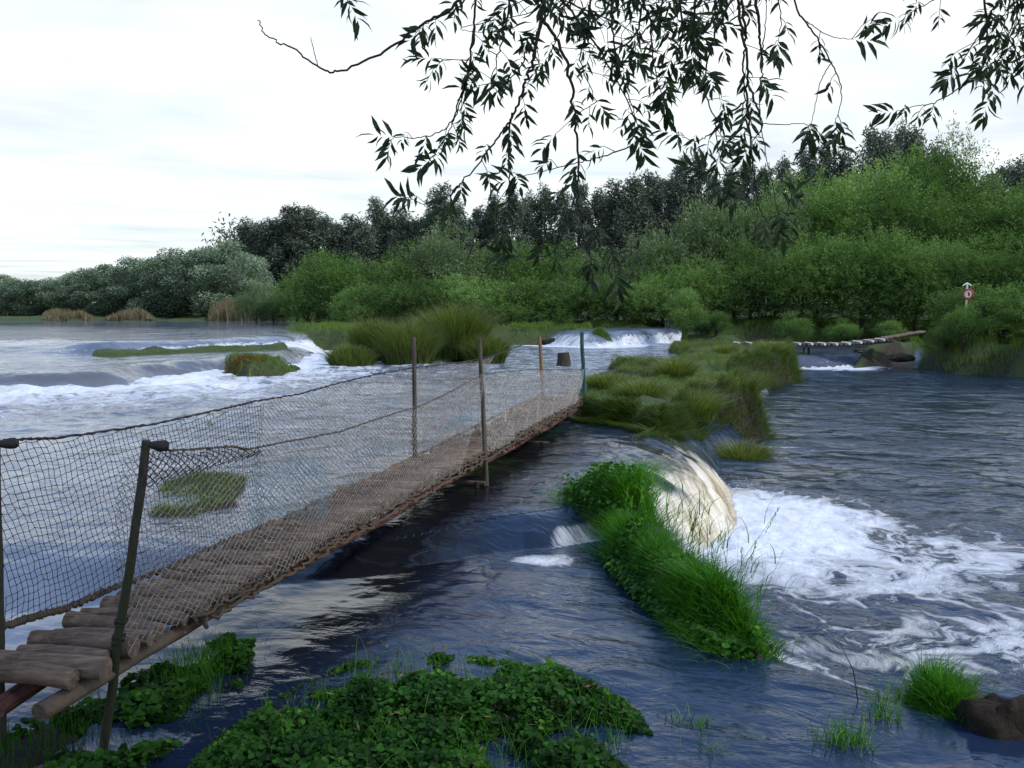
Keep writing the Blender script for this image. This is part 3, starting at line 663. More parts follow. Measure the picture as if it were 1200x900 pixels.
S_ = [(800, 340, 44, 46, 'round grassy shrub right of the weir'), (838, 366, 34, 45, 'low grey green shrub on the meadow corner'), (930, 366, 40, 44, 'yellow green shrub standing alone on the meadow'), (985, 374, 34, 45, 'low shrub on the far side of the meadow'),
      (1040, 376, 34, 44, 'small shrub behind the rocky mound'), (1150, 336, 96, 36, 'tall bushy shrub in front of the life ring post'), (1200, 334, 100, 36, 'leafy shrub on the right bank at the edge of the frame'), (1108, 376, 40, 36.5, 'small shrub at the end of the far log bridge'),
      (1128, 359, 50, 34.6, 'dense low shrub hiding the foot of the life ring post'), (1172, 376, 70, 35.2, 'low shrub overhanging the right bank'), (1260, 340, 110, 32, 'shrub beyond the right edge of the frame'), (362, 352, 40, 60, 'shrub at the foot of the leaning willow')]
for i, (px, tp, w, Y, t) in enumerate(S_):
    plant('shrub', 'shrub', px, tp, w * 1.05, Y, t, 'shrub', 'low shrubs on the banks', ref=(3.2, 2.75))

# ------------------------------------------------------------------ reeds and grass
def scatter_poly(pts, n, inset=0.0):
    P = np.array(pts); lo, hi = P.min(0), P.max(0); out = []
    tot = 0
    while tot < n:
        q = rng.random((n * 3, 2)) * (hi - lo) + lo
        k = sd_poly(q[:, 0], q[:, 1], pts) > inset
        out.append(q[k]); tot += k.sum()
    return np.concatenate(out)[:n]
def grass_patch(q, hgt, wid, m_tint=(.2, .8), lean=.35, seg=3, droop=.5, above=.0, buf=None, dry=0, hvar=.5, clumpy=1.5):
    z = ground_at(q[:, 0], q[:, 1]); wb = water_base(q[:, 0], q[:, 1])
    k = (z > wb - above - .02) & (fbm(q[:, 0] * clumpy, q[:, 1] * clumpy, 3, 51) > .3); q = q[k]; z = z[k]; n = len(q)
    hn = fbm(q[:, 0] * clumpy * 1.3 + 5, q[:, 1] * clumpy * 1.3, 3, 57)
    H = hgt * (1 - hvar * .5 + hvar * rng.random(n)) * (.35 + 1.3 * hn)
    tint = m_tint[0] + (m_tint[1] - m_tint[0]) * (.55 * rng.random(n) + .45 * np.clip(hn * 1.6 - .3, 0, 1))
    ln = rng.normal(size=(n, 2)) * lean
    buf = buf or Buf(); blades(buf, np.stack([q[:, 0], q[:, 1], z - .02], 1), H, wid, ln, tint, seg, droop); return buf

def pxrect(x0, x1, y0, y1, z): return [W(x0, y1, z), W(x1, y1, z), W(x1, y0, z), W(x0, y0, z)]
# tan reeds on the far left bank
for i, (x0, x1, y0, y1, hh, t) in enumerate([(50, 110, 374.6, 376.3, 1.0, 'low tan reed strip on the far bank, left one'), (124, 182, 374.4, 376.2, 1.1, 'tan reed strip between the rounded far bank trees'),
        (244, 300, 375.2, 376.4, 2.6, 'tall tan reeds at the water below the tallest rounded tree'), (302, 338, 375.2, 376.6, 2.3, 'tan green reeds left of the dark willow bush')]):
    q = scatter_poly(pxrect(x0, x1, y0, y1, UP2), 5200)
    z = ground_at(q[:, 0], q[:, 1]); b = Buf(); n = len(q)
    rn_ = fbm(q[:, 0] * .35, q[:, 0] * 0 + i, 3, 8)
    blades(b, np.stack([q[:, 0], q[:, 1], np.maximum(z, UP2 - .1)], 1), hh * (.5 + .5 * rng.random(n)) * (.15 + 1.5 * rn_) * np.clip(np.sin(math.pi * np.clip(((q[:, 0] / q[:, 1] * FPX + 600) - x0) / (x1 - x0), 0.01, .99)), .02, 1) ** .6, .06, rng.normal(size=(n, 2)) * .12, rng.random(n) * .9, 2, .2)
    link('reed_bed', b.mesh('reed_bed', M_reed), kind='stuff', label=t, category='reeds')

# meadow and banks
b = Buf()
mead = [W(600, 389, .8), W(790, 386, .5), W(830, 396, .2), W(880, 401, 0), W(1060, 399, 0), W(1080, 415, 0), W(1070, 430, POOL), W(1110, 437, POOL), W(1200, 443, POOL), W(1500, 458, POOL), (30, 45), (22, 60), (8, 54), (0, 54)]
grass_patch(scatter_poly(mead, 60000), .32, .028, (.15, .85), seg=2, buf=b, clumpy=.8)
shore = [W(330, 380, UP2), W(600, 386, UP2), W(600, 381, UP2), W(330, 372, UP2)]
grass_patch(scatter_poly(shore, 9000), .3, .04, (.1, .7), seg=2, buf=b)
link('meadow_grass', b.mesh('meadow_grass', M_grass), kind='stuff', label='green meadow grass along the far and right banks', category='grass')
# the grassy island in the middle
b = Buf(); 
q = scatter_poly(isl_pts, 110000, -.35); q = q[fbm(q[:, 0] * 1.1, q[:, 1] * 1.1, 3, 66) + .12 * rng.random(len(q)) > .45]
grass_patch(q, .13, .010, (.0, .95), lean=.6, seg=2, droop=.8, buf=b, clumpy=1.6, above=.12)
link('island_grass', b.mesh('island_grass', M_grass), kind='stuff', label='green grass covering the ragged island right of the bridge end', category='grass')
b = Buf(); q = scatter_poly(isl_pts, 30000, -.2); k = fbm(q[:, 0] * .9, q[:, 1] * .9, 3, 88) > .42; grass_patch(q[k], .14, .009, (.1, .9), lean=.8, seg=2, buf=b, clumpy=1.1)
link('dry_island_grass', b.mesh('dry_island_grass', M_dry), kind='stuff', label='straw coloured dead grass patches on the island', category='grass')
# hanging fringe on the island edge
def fringe(pts, i0, i1, n, hgt, name, label, mt=M_grass, drop=.5, jit=.25):
    P = np.array(pts[i0:i1 + 1]); seg = np.linalg.norm(np.diff(P, axis=0), axis=1); cum = np.concatenate([[0], np.cumsum(seg)])
    s = rng.random(n) * cum[-1]; X = np.interp(s, cum, P[:, 0]); Y = np.interp(s, cum, P[:, 1])
    k = np.clip(np.searchsorted(cum, s) - 1, 0, len(seg) - 1); d = np.diff(P, axis=0)[k] / seg[k][:, None]
    out = np.stack([-d[:, 1], d[:, 0]], 1)
    c = P.mean(0) 
    PP = np.array(pts)
    test = sd_poly(X + out[:, 0] * .3, Y + out[:, 1] * .3, pts); out[test > 0] *= -1
    inn = rng.random(n) * jit * 2 - jit * .2
    X -= out[:, 0] * inn; Y -= out[:, 1] * inn
    z = ground_at(X, Y)
    b = Buf(); H = hgt * .62 * (.4 + .8 * rng.random(n)) * (.2 + 1.5 * fbm(X * 1.6, Y * 1.6, 2, 3)); ln = out * (.55 + .6 * rng.random(n))[:, None] + rng.normal(size=(n, 2)) * .25
    cl = fbm(X * 2.5, Y * 2.5, 2, 33)
    blades(b, np.stack([X, Y, z], 1), H, .013, ln, np.clip(.75 * rng.random(n) * (.4 + cl), 0, 1), 4, 2.4 * drop)
    link(name, b.mesh(name, mt), kind='stuff', label=label, category='grass')
fringe(isl_pts, 0, 5, 9000, .42, 'bank_fringe', 'grass hanging over the island edge above the big cascade')
fringe(isl_pts, 5, 13, 16000, .50, 'bank_fringe', 'long grass hanging over the steep pool side of the island')
fringe(isl_pts, 1, 12, 3500, .50, 'dry_fringe', 'straw coloured grass hanging from the island edge', M_dry)
fringe(isl_pts, 15, 25, 8000, .22, 'bank_fringe', 'short grass on the river side of the island')

# small ledges
names = ['ledge_grass', 'islet_grass', 'spit_grass', 'weir_grass', 'weir_grass', 'islet_grass', 'river_mat_grass', 'river_mat_grass', 'river_mat_grass']
labs = ['mossy green growth on the low ledge across the river', 'green and rusty grass islet in the left rapids', 'green grass spit below the leaning willow', 'low green grass strip left of the small weir',
        'mossy hump of grass splitting the small weir', 'green patch left of the tussock islet', 'flat green grass mat seen through the near net', 'smaller green mat seen through the net beside the first mat', 'tiny green tuft in the river above the net']
dens = [4000, 5000, 5000, 5000, 4000, 1200, 9000, 4500, 1200]; hg = [.05, .13, .22, .10, .14, .12, .085, .07, .08]
for i in range(9):
    b = Buf(); grass_patch(scatter_poly(spits[i][0], dens[i], -.15), hg[i], .02 if i < 6 else .006, (.15, .85), .4, 2 if i < 6 else 3, buf=b, above=.1, clumpy=2.2)
    link(names[i], b.mesh(names[i], M_grass), kind='stuff', label=labs[i], category='grass')
    if i == 1:
        b = Buf(); c = np.array([W(284, 424, .4)]); q = c + rng.normal(size=(500, 2)) * [.35, .3]; grass_patch(q, .24, .02, (0, .7), .5, 2, buf=b, above=.2, clumpy=.3)
        link('rusty_tuft', b.mesh('rusty_tuft', leaf_mat('rusty_grass', (.08, .035, .012), (.2, .11, .04), None, .3)), kind='stuff', label='rusty orange grass tuft on the islet in the left rapids', category='tuft')
# tussock islet grass
b = Buf(); grass_patch(scatter_poly(islet_pts, 14000, -.2), .2, .022, (.1, .8), .4, 2, buf=b, above=.1)
link('tussock_islet_grass', b.mesh('tussock_islet_grass', M_grass), kind='stuff', label='short green grass around the tall tussocks on their islet', category='grass')
def tussock(name, cx, cy, hgt, rad, n, label, mt, w=.02, cat='tussock', tint=(.2, 1), lean=.75, group=None):
    z0 = float(ground_at(cx, cy)[0]); o = empty(name, (cx, cy, z0), label, cat, group)
    for part, mm, frac, hs in (('blades', mt, 1, 1), ('dry_blades', M_dry, .38, 1.08)):
        nn = int(n * frac); a = rng.random(nn) * 6.28; rr = np.sqrt(rng.random(nn)) * rad
        d = np.stack([np.cos(a), np.sin(a)], 1); b = Buf()
        P = np.concatenate([d * rr[:, None], np.full((nn, 1), -.05)], 1)
        H = hgt * hs * 1.7 * (.55 + .5 * rng.random(nn)) * (1.05 - .35 * (rr / rad) ** 2)
        blades(b, P, H, w, d * (rr / rad * lean)[:, None] + rng.normal(size=(nn, 2)) * .22, tint[0] + (tint[1] - tint[0]) * rng.random(nn), 4, .7)
        link(part, b.mesh(name, mm), o)
    return o
for px, py, tp, r_, t in [(440, 420, 384, .9, 'leftmost low tussock with brown centre on the islet'), (412, 424, 398, .8, 'smallest tussock at the left tip of the islet'), (478, 422, 374, 1.0, 'tussock with straw plumes left of the tallest one'), (535, 418, 364, 1.15, 'tallest bright green tussock of the islet'), (505, 415, 376, .9, 'tussock partly behind the tallest one'), (568, 420, 388, .8, 'low tussock at the right tip of the islet'),
                           ]:
    cx, cy = W(px, py, .15); z1 = CAMZ + (HZ - tp) / FPX * cy
    tussock('grass_tussock', cx, cy, (z1 - .15) * .93, r_ * .85, 3000, t, M_grass, .024, group='tussocks on the islet', tint=(.05, .8), lean=.32)
# island tufts
for px, py, hh, t in [(812, 496, .45, 'long bright tuft on the pool side of the island'), (872, 500, .34, 'round tuft at the outer corner of the island'), (752, 492, .3, 'tuft at the head of the big cascade'), (905, 430, .5, 'tuft at the rear corner of the island above the pool'), (850, 425, .35, 'pale flowering tuft on the rear of the island'), (790, 470, .4, 'tuft in the middle of the island'), (940, 395, .5, 'tuft on the meadow edge behind the far log bridge'), (1115, 405, .6, 'tuft under the shrub at the far bridge end'), (880, 445, .45, 'tuft on the rear pool bank of the island'), (712, 484, .25, 'tuft close to the bridge end')]:
    cx, cy = W(px, py, -.1); tussock('grass_tuft', cx, cy, hh, .38, 1100, t, M_grass, .012, 'tuft', (.2, .95), .9, 'tufts on the island and far bank')

# ------------------------------------------------------------------ foreground vegetation
def disc_leaves(buf, P, Nn, r, tint):
    n = len(P); Nn = norm(Nn); ref = norm(rng.normal(size=(n, 3))); u = norm(np.cross(Nn, ref)); v = np.cross(Nn, u)
    pts = []
    for k, s in zip(range(7), (1.15, 1, .92, .85, .85, .92, 1)):
        a = 2 * math.pi * k / 7; pts.append(P + (math.cos(a) * u * s + math.sin(a) * v * s * .85) * r[:, None] + Nn * (r * .18)[:, None] * abs(math.cos(a)))
    pts.append(P); V = np.stack(pts, 1); fc = []
    for k in range(7): fc += [k, (k + 1) % 7, 7]
    base = np.arange(n)[:, None] * 8
    buf.add(V.reshape(-1, 3), (base + np.array(fc)).ravel(), 3, np.repeat(tint, 8))
def cress(q, hmax, r0, name, label, stems=True, mound=None, m=M_cress, minz=None, dens_thr=.38, sc=1.6):
    zg = ground_at(q[:, 0], q[:, 1]); wb = water_base(q[:, 0], q[:, 1]); z0 = np.maximum(zg, wb)
    dn = fbm(q[:, 0] * sc, q[:, 1] * sc, 3, 71); k = dn > dens_thr; q = q[k]; z0 = z0[k]; dn = dn[k]; n = len(q)
    hh = hmax * np.clip((dn - dens_thr) * 4.5, .12, 1) * (mound(q) if mound else 1)
    u = rng.random(n); z = z0 + hh * (.25 + .75 * u ** .6)
    Nn = rng.normal(size=(n, 3)) * .42 + [0, -.15, 1]
    P = np.stack([q[:, 0], q[:, 1], z], 1)
    tint = np.clip(-.08 + .5 * u * rng.random(n) ** .5 + .45 * rng.random(n) ** 1.5 + (fbm(q[:, 0] * 5, q[:, 1] * 5, 2, 5) - .5) * .9, 0, 1)
    b = Buf(); disc_leaves(b, P, Nn, r0 * (.55 + .7 * rng.random(n) ** 1.5), tint)
    ns = n // 4; blades(b, np.stack([q[:ns, 0], q[:ns, 1], z0[:ns] - .02], 1), hh[:ns] * 1.0 + .02, .0035, rng.normal(size=(ns, 2)) * .2, np.full(ns, .35), 2, 0)
    return link(name, b.mesh(name, m), kind='stuff', label=label, category='water plants')
mat_pts = [W(215, 905, SHELF), W(250, 868, SHELF), W(330, 815, SHELF), W(400, 780, SHELF), W(470, 765, SHELF), W(560, 770, SHELF), W(660, 785, SHELF), W(740, 825, SHELF), W(765, 862, SHELF), W(745, 905, SHELF), W(745, 1150, SHELF), W(200, 1150, SHELF)]
qm = scatter_poly(mat_pts, 34000)
cress(qm, .17, .019, 'watercress_mat', 'lush green watercress mat along the bottom edge', mound=lambda q: ss(-.02, .25, sd_poly(q[:, 0], q[:, 1], mat_pts)), dens_thr=.39, sc=2.8)
b = Buf(); q = scatter_poly(mat_pts, 1500, .1); zq = water_base(q[:, 0], q[:, 1]); n_ = len(q)
blades(b, np.stack([q[:, 0], q[:, 1], zq], 1), .26 * (.4 + .7 * rng.random(n_)), .0045, rng.normal(size=(n_, 2)) * .4, rng.random(n_), 4, .6)
link('mat_grass', b.mesh('mat_grass', M_grassfg), kind='stuff', label='thin grass blades growing through the watercress mat', category='grass')
b = Buf(); q = scatter_poly(mat_pts, 500, .05); zq = water_base(q[:, 0], q[:, 1]); n_ = len(q)
leaves(b, np.stack([q[:, 0], q[:, 1], zq + .06 + .1 * rng.random(n_)], 1), rng.normal(size=(n_, 3)) * [1, 1, .35], .05, .012, rng.random(n_))
link('withered_leaves', b.mesh('withered_leaves', M_dry), kind='stuff', label='withered pale stems and leaves scattered in the watercress mat', category='leaves')
wed = [W(800, 800, SHELF), W(1000, 860, SHELF), W(760, 905, SHELF), W(700, 860, SHELF)]
lb_pts = [W(-60, 905, -.1), W(-60, 850, -.1), W(10, 855, -.1), W(130, 790, -.1), W(200, 755, -.1), W(270, 730, -.1), W(300, 745, -.1), W(275, 795, -.1), W(230, 830, -.1), W(150, 905, -.1), W(150, 1150, -.1), W(-150, 1150, -.1)]
ql = scatter_poly(lb_pts, 8000)
cress(ql, .09, .026, 'marsh_plants', 'shaded round leaved marsh plants below the near bridge end', dens_thr=.43, sc=3.0)
b = Buf(); q = scatter_poly(lb_pts, 2600)
grass_patch(q, .15, .005, (.0, .35), .25, 3, .4, buf=b, above=.3, clumpy=2.5)  # low tint range paints the shade beside the deck into these blades
c0 = np.array(W(240, 770, -.12)); q = c0 + rng.normal(size=(500, 2)) * [.10, .22]; grass_patch(q, .30, .006, (.05, .6), .22, 4, .4, buf=b, above=.4, clumpy=.3)
link('shaded_grass', b.mesh('shaded_grass', M_grassfg), kind='stuff', label='thin upright grass in the shade beside the near bridge end', category='grass')
# tussock beside the big cascade
def clump(name, spine, rad, hgt, n, label, leafn=3000, tall=0, mt=M_grassfg, soil=True, base=None, lw=.007, side=.3):
    S = np.array(spine); c = S.mean(0); z0 = float(ground_at(c[0], c[1])[0]) if base is None else base
    o = empty(name, (c[0], c[1], z0), label, 'grass clump')
    t = rng.random(n) * (len(S) - 1); k = t.astype(int); fr = (t - k)[:, None]; q = S[k] * (1 - fr) + S[np.minimum(k + 1, len(S) - 1)] * fr
    off = rng.normal(size=(n, 2)) * rad * .48; q = q + off
    zg = np.maximum(ground_at(q[:, 0], q[:, 1]), z0 - .3)
    P = np.stack([q[:, 0] - c[0], q[:, 1] - c[1], zg - z0 - .03], 1)
    hn = fbm(q[:, 0] * 2.5, q[:, 1] * 2.5, 2, 19)
    b = Buf(); H = hgt * (.35 + .75 * rng.random(n)) * (.15 + 1.7 * hn) * (1 - .35 * np.clip(np.linalg.norm(off, axis=1) / rad, 0, 1))
    blades(b, P, H, lw, off / rad * .85 + rng.normal(size=(n, 2)) * .34, np.clip(.15 + .6 * rng.random(n) + (hn - .5) * .5, 0, 1), 4, .7)
    link('blades', b.mesh(name, mt), o)
    if leafn:
        t = rng.random(leafn) * (len(S) - 1); k = t.astype(int); fr = (t - k)[:, None]; q = S[k] * (1 - fr) + S[np.minimum(k + 1, len(S) - 1)] * fr
        off = norm(rng.normal(size=(leafn, 2))) * rad * (.5 + .5 * rng.random((leafn, 1))) + np.array([-.06, 0]); q = q + off
        zg = np.maximum(ground_at(q[:, 0], q[:, 1]), z0 - .25)
        P = np.stack([q[:, 0] - c[0], q[:, 1] - c[1], zg - z0 + .02 + rng.random(leafn) * hgt * side], 1)
        b = Buf(); disc_leaves(b, P, np.concatenate([off / rad * .6, np.ones((leafn, 1))], 1) + rng.normal(size=(leafn, 3)) * .4, .022 * (.6 + .8 * rng.random(leafn)), np.clip(.1 + .8 * rng.random(leafn), 0, 1))
        link('leaves', b.mesh(name, M_cress), o)
    return o, z0, c
clump('grass_clump', [(.78, 9.35), (.8, 8.9), (1.0, 8.5), (1.22, 8.3)], .25, .46, 7500, 'leafy green clump splitting the shallow cascade from the large waterfall', 1500, side=.6)
oc, z0, c = clump('grass_clump', [(1.04, 7.7), (1.05, 7.3), (1.12, 6.8), (1.25, 6.2), (1.42, 5.8), (1.52, 5.55)], .22, .36, 15000, 'long lush clump of bright grass and round leaves along the ledge', 5200)
# seed heads and reed leaves on the long clump
b = Buf()
for k in range(46):
    t = random.random(); X = 1.05 + .55 * t + random.gauss(0, .07); Y = 7.6 - 2.0 * t + random.gauss(0, .15)
    H = .38 + .3 * random.random(); zz = float(ground_at(X, Y)[0]); a = random.gauss(0.10, .18); dx, dy = a, random.gauss(0, .08)
    p0 = np.array([X - c[0], Y - c[1], zz - z0]); pts = [p0, p0 + [dx * H * .3, dy * H * .3, H * .5], p0 + [dx * H, dy * H, H]]
    b.tube(pts, [.003, .002, .001], 3, False, tint=.45, seed=k)
    for s in range(4):
        u = .25 + .2 * s; q = p0 + np.array([dx * H * u * u, dy * H * u, H * u]); an = random.random() * 6.28
        blades(b, q[None], np.array([.18 + .1 * random.random()]), np.array([.008]), np.array([[math.cos(an) * .75 + .2, math.sin(an) * .5]]), np.array([.3 + .4 * random.random()]), 4, .9)
    if k % 3 == 0:
        for s in range(26):
            u = 1 - .010 * s; q = p0 + np.array([dx * H * u, dy * H * u, H * u]); an = random.random() * 6.28
            leaves(b, q[None], np.array([[math.cos(an) * .5, math.sin(an) * .5, 1]]), .022, .007, np.array([.9]))
link('reed_stems', b.mesh('reed_stems', M_grassfg), oc)
# right bottom clump on its peat block
cx, cy = W(1090, 835, -.3)
oc2, z02, c2 = clump('grass_clump', [W(1040, 835, -.25), W(1085, 812, -.2), W(1130, 838, -.2)], .19, .36, 2600, 'small grass clump on dark peat in the bottom right corner', 0, lw=.006)
b = Buf(); r_ = np.random.default_rng(5)
def blob(buf, c, rad, seed, sub=22, amp=.35, tint=.5, flat=1):
    u = np.linspace(0, math.pi, sub); v = np.linspace(0, 2 * math.pi, sub * 2, endpoint=False); U, V = np.meshgrid(u, v, indexing='ij')
    X = np.sin(U) * np.cos(V); Y = np.sin(U) * np.sin(V); Z = np.cos(U)
    n = fbm(X * 1.7 + seed + Z, Y * 1.7 + Z * 1.3, 4, seed) - .5 + .5 * (fbm(X * 6 + seed, Y * 6 + Z * 5, 3, seed + 3) - .5)
    rr = 1 + amp * n * 2
    P = np.stack([c[0] + X * rr * rad[0], c[1] + Y * rr * rad[1], c[2] + Z * rr * rad[2]], -1).reshape(-1, 3)
    i = np.arange(sub - 1)[:, None] * (2 * sub) + np.arange(2 * sub)[None]; j = np.arange(sub - 1)[:, None] * (2 * sub) + (np.arange(2 * sub)[None] + 1) % (2 * sub)
    f = np.stack([i, i + 2 * sub, j + 2 * sub, j], -1)
    buf.add(P, f.ravel(), 4, tint)
bx_, by_ = W(1185, 875, -.3)
blob(b, (bx_, by_, -.34), (.30, .24, .26), 3); blob(b, (bx_ + .45, by_ - .1, -.4), (.4, .3, .24), 8); blob(b, (bx_ - .3, by_ + .12, -.42), (.22, .2, .14), 12)
link('peat_block', b.mesh('peat_block', M_soil, True), label='dark wet block of peat in the bottom right corner', category='peat')
# thin sprigs standing in the shallow water
for i, (px, py, n_, hh, t) in enumerate([(985, 870, 70, .22, 'tuft of thin blades in the shallow water left of the peat block'), (1010, 872, 50, .2, 'thin tuft close to the corner clump'), (965, 868, 30, .16, 'short thin tuft left of the middle one'), (1035, 840, 60, .24, 'upright dark tuft joined to the left of the corner clump'), (940, 850, 14, .11, 'tiny sprig standing alone in the water'),
        (885, 870, 14, .1, 'sparse sprig right of the watercress mat'), (820, 850, 40, .14, 'faint tuft at the right end of the watercress mat'), (830, 880, 40, .12, 'submerged tuft below the faint one'), (790, 840, 30, .12, 'small tuft touching the watercress mat')]):
    X, Y = W(px, py, SHELF); b = Buf(); q = rng.normal(size=(n_, 2)) * .045
    zz = float(water_base(np.array([X]), np.array([Y]))[0])
    o = empty('water_grass_tuft', (X, Y, zz), t, 'grass tuft', 'thin tufts standing in the shallow water')
    blades(b, np.concatenate([q, np.full((n_, 1), -.05)], 1), hh * (.5 + .8 * rng.random(n_)), .006, rng.normal(size=(n_, 2)) * .35, rng.random(n_), 4, .5)
    link('blades', b.mesh('water_grass', M_grassfg), o)
b = Buf(); X, Y = W(1003, 822, SHELF); b.tube([(X + .02, Y, -.25), (X - .02, Y, -.02), (X - .1, Y + .02, .14)], [.004, .003, .0015], 4)
link('dead_stalk', b.mesh('dead_stalk', M_twig), label='single dark leaning stalk rising from the shallow water', category='stalk')
b = Buf(); X, Y = W(660, 428, 0); b.tube([(X, Y, -.2), (X + .02, Y, .15), (X, Y, .42)], [.26, .22, .2], 12, wob=.2, seed=4)
link('tree_stump', b.mesh('tree_stump', M_bark, True), label='brown tree stump standing in the water beyond the bridge end', category='stump')
# stones
for i, (px, py, z, s, t) in enumerate([(340, 432, .05, .35, 'small brown rock in the rapids right of the rusty islet'), (650, 402, .1, .8, 'dark rock at the left foot of the small weir'), (735, 445, 0, .9, 'flat brown rock shelf left of the island'), (1020, 413, -.1, .75, 'brown earthen rock under the middle of the far log bridge'), (1058, 419, -.2, .6, 'mossy rock at the right end of the far weir'), (645, 655, -.25, .12, 'small dark stone at the foot of the shallow cascade'), (240, 398, .6, .5, 'low rock on the ledge across the river')]):
    X, Y = W(px, py, z); b = Buf(); blob(b, (0, 0, 0), (s * .9, s * .6, s * .28), 30 + i, 18)
    o = link('river_rock', b.mesh('river_rock', M_soil if i in (1, 5) else bark_mat('rock%d' % i, (.025, .019, .014), (.10, .075, .055), (3, 3, 3), .9, 1., c3=(.04, .055, .02)), True), label=t, category='rock'); o.location = (X, Y, z)
#@@BRIDGE
# ------------------------------------------------------------------ log footbridge
def rline(Y): return -1.87 + (Y - 4.1) * .2694          # right row of posts
def lline(Y): return -2.50 + (Y - 4.1) * .2565          # left row of posts
DY0, DY1 = 3.9, 16.35
def deckl(Y): return float(np.interp(Y, [4.2, 9.4, 16.3], [-2.36, -1.06, .55]))
def deckz(Y): return .30 + .04 * math.sin((Y - 3) * .45) 
bridge = empty('log_footbridge', (-2.1, 3.6, 0), 'narrow footbridge of round logs with net railings crossing the river', 'footbridge')
BO = np.array([-2.1, 3.6, 0])
ax = np.array([.2630, 1, 0]); ax /= np.linalg.norm(ax); perp = np.array([ax[1], -ax[0], 0])
NL = 100
for i in range(NL):
    t = i / (NL - 1); Y = DY0 + (DY1 - DY0) * t
    L0 = deckl(Y) - .05; R0 = rline(Y) - .04; c = np.array([(L0 + R0) / 2, Y, deckz(Y) + random.gauss(0, .008)])
    half = (R0 - L0) / 2 / .967 + random.gauss(0, .02); sh = random.gauss(0, .02)
    if i < 2: sh -= .05 - .03 * i; half += .06
    rad = .048 + random.gauss(0, .005); sk = random.gauss(0, .045)
    b = Buf(); d = perp + ax * (sk + .13); d /= np.linalg.norm(d); m_ = d * (sh)
    bow = random.gauss(0, .01); tl = random.gauss(0, .01)
    pts = [c + m_ - d * half - [0, 0, tl], c + m_ - d * half * .4 + [0, 0, bow], c + m_ + d * half * .4 + [0, 0, bow], c + m_ + d * half + [0, 0, tl]]
    loc = c; pts = [p - loc for p in pts]
    tint = .15 + .8 * random.random() if i > 5 else .5 + .3 * random.random()
    b.tube(pts, [rad * .95, rad, rad * (1 + random.gauss(0, .04)), rad * .97], 10, True, tint, .10, i)
    o = link('deck_log', b.mesh('deck_log', M_log, True), bridge); o.location = loc - BO
    o.rotation_euler = (0, 0, 0)
def bpath(fn, Ys, zf, off=0.): return [np.array([fn(Y) + off, Y, zf(Y)]) for Y in Ys]
Ys = np.linspace(3.8, 16.5, 16)
b = Buf(); b.tube([p - BO + [random.gauss(0, .006), 0, random.gauss(0, .006)] for p in bpath(rline, np.linspace(3.75, 5.6, 7), lambda Y: deckz(Y) - .088, -.10)], .042, 9, tint=.1, wob=.15, seed=5)
link('stringer', b.mesh('stringer', M_log, True), bridge, label='brown log under the nearest logs')
b = Buf(); b.tube([p - BO + [random.gauss(0, .008), 0, random.gauss(0, .008)] for p in bpath(rline, Ys[Ys > 4.9], lambda Y: deckz(Y) - .082, -.045)], .036, 9, tint=.55, wob=.12, seed=1)
link('stringer', b.mesh('stringer', M_string, True), bridge, label='reddish brown pole under the right ends of the logs')
b = Buf(); b.tube([p - BO for p in bpath(deckl, Ys, lambda Y: deckz(Y) - .10, .07)], .045, 8, tint=.4, wob=.1, seed=2)
link('stringer', b.mesh('stringer', M_string, True), bridge, label='dark pole under the left ends of the logs')
for Y, dz in ((9.75, 0), (12.9, 0), (15.6, 0)):
    c = np.array([(lline(Y) + rline(Y)) / 2, Y, deckz(Y) - .26]); b = Buf(); b.tube([c - perp * .45 - BO, c + perp * .42 - BO], .03, 6, tint=.2)
    link('cross_beam', b.mesh('cross_beam', M_pole, True), bridge)
    for s in (-.35, .33):
        b = Buf(); q = c + perp * s; b.tube([q - BO + [0, 0, .02], q - BO + [.02, 0, -.9]], .04, 6, tint=.2); link('support_pile', b.mesh('support_pile', M_pole, True), bridge)
def post(base, top, r, m, label, stub=None, moss=None):
    base = np.array(base); top = np.array(top); n = 9
    P = [base + (top - base) * k / (n - 1) + np.array([random.gauss(0, .003), random.gauss(0, .003), 0]) - BO for k in range(n)]
    b = Buf(); b.tube(P, [r * (1.05 - .15 * k / (n - 1)) for k in range(n)], 9, tint=.5, wob=.12, seed=int(abs(base[0]) * 100))
    o = link('railing_post', b.mesh('railing_post', m, True), bridge, label=label)
    if stub is not None:
        b = Buf(); s = np.array(stub); L = s - top
        pts = [top - BO + L * u for u in (0.05, .3, .6, .85, 1)]; b.tube([p + [0, 0, -.02] for p in pts], [.012, .02, .026, .026, .016], 8, tint=.1, wob=.25, seed=3)
        link('net_bundle', b.mesh('net_bundle', M_netd, True), o, label='dark bundle of net tied to the top of the post')
    return o
p1t = WY(173, 516, 4.1); p1b = W(118, 872, -.14)
post((p1b[0], p1b[1], -.25), p1t, .022, M_polem, 'mossy dark near post on the right side', stub=(p1t[0] + .09, p1t[1] + .02, p1t[2] - .01))
b = Buf();
for k, u in enumerate((.37, .39, .44)):
    q = np.array([p1b[0], p1b[1], -.2]) * (1 - u) + np.array(p1t) * u - BO; a = np.linspace(0, 6.28, 14)
    b.tube([q + [.03 * math.cos(x_), .03 * math.sin(x_), .01 * math.sin(3 * x_)] for x_ in a], .004, 5, tint=.2)
link('post_binding', b.mesh('post_binding', M_netd, True), bridge)
p2t = WY(562, 397, 9.75); p2b = WY(571, 578, 9.75); post((p2b[0], 9.75, p2b[2] - .1), p2t, .026, M_pole, 'dark rusty middle post on the right side')
p3t = WY(682, 389, 15.6); p3b = WY(686, 473, 15.6); post((p3b[0], 15.6, p3b[2] - .2), p3t, .036, M_polet, 'teal painted far post on the right side')
l0t = WY(-4, 515, 4.15); post((l0t[0] - .05, 4.15, -.2), l0t, .019, M_polem, 'dark near post on the left side', stub=(l0t[0] + .09, 4.17, l0t[2] + .0))
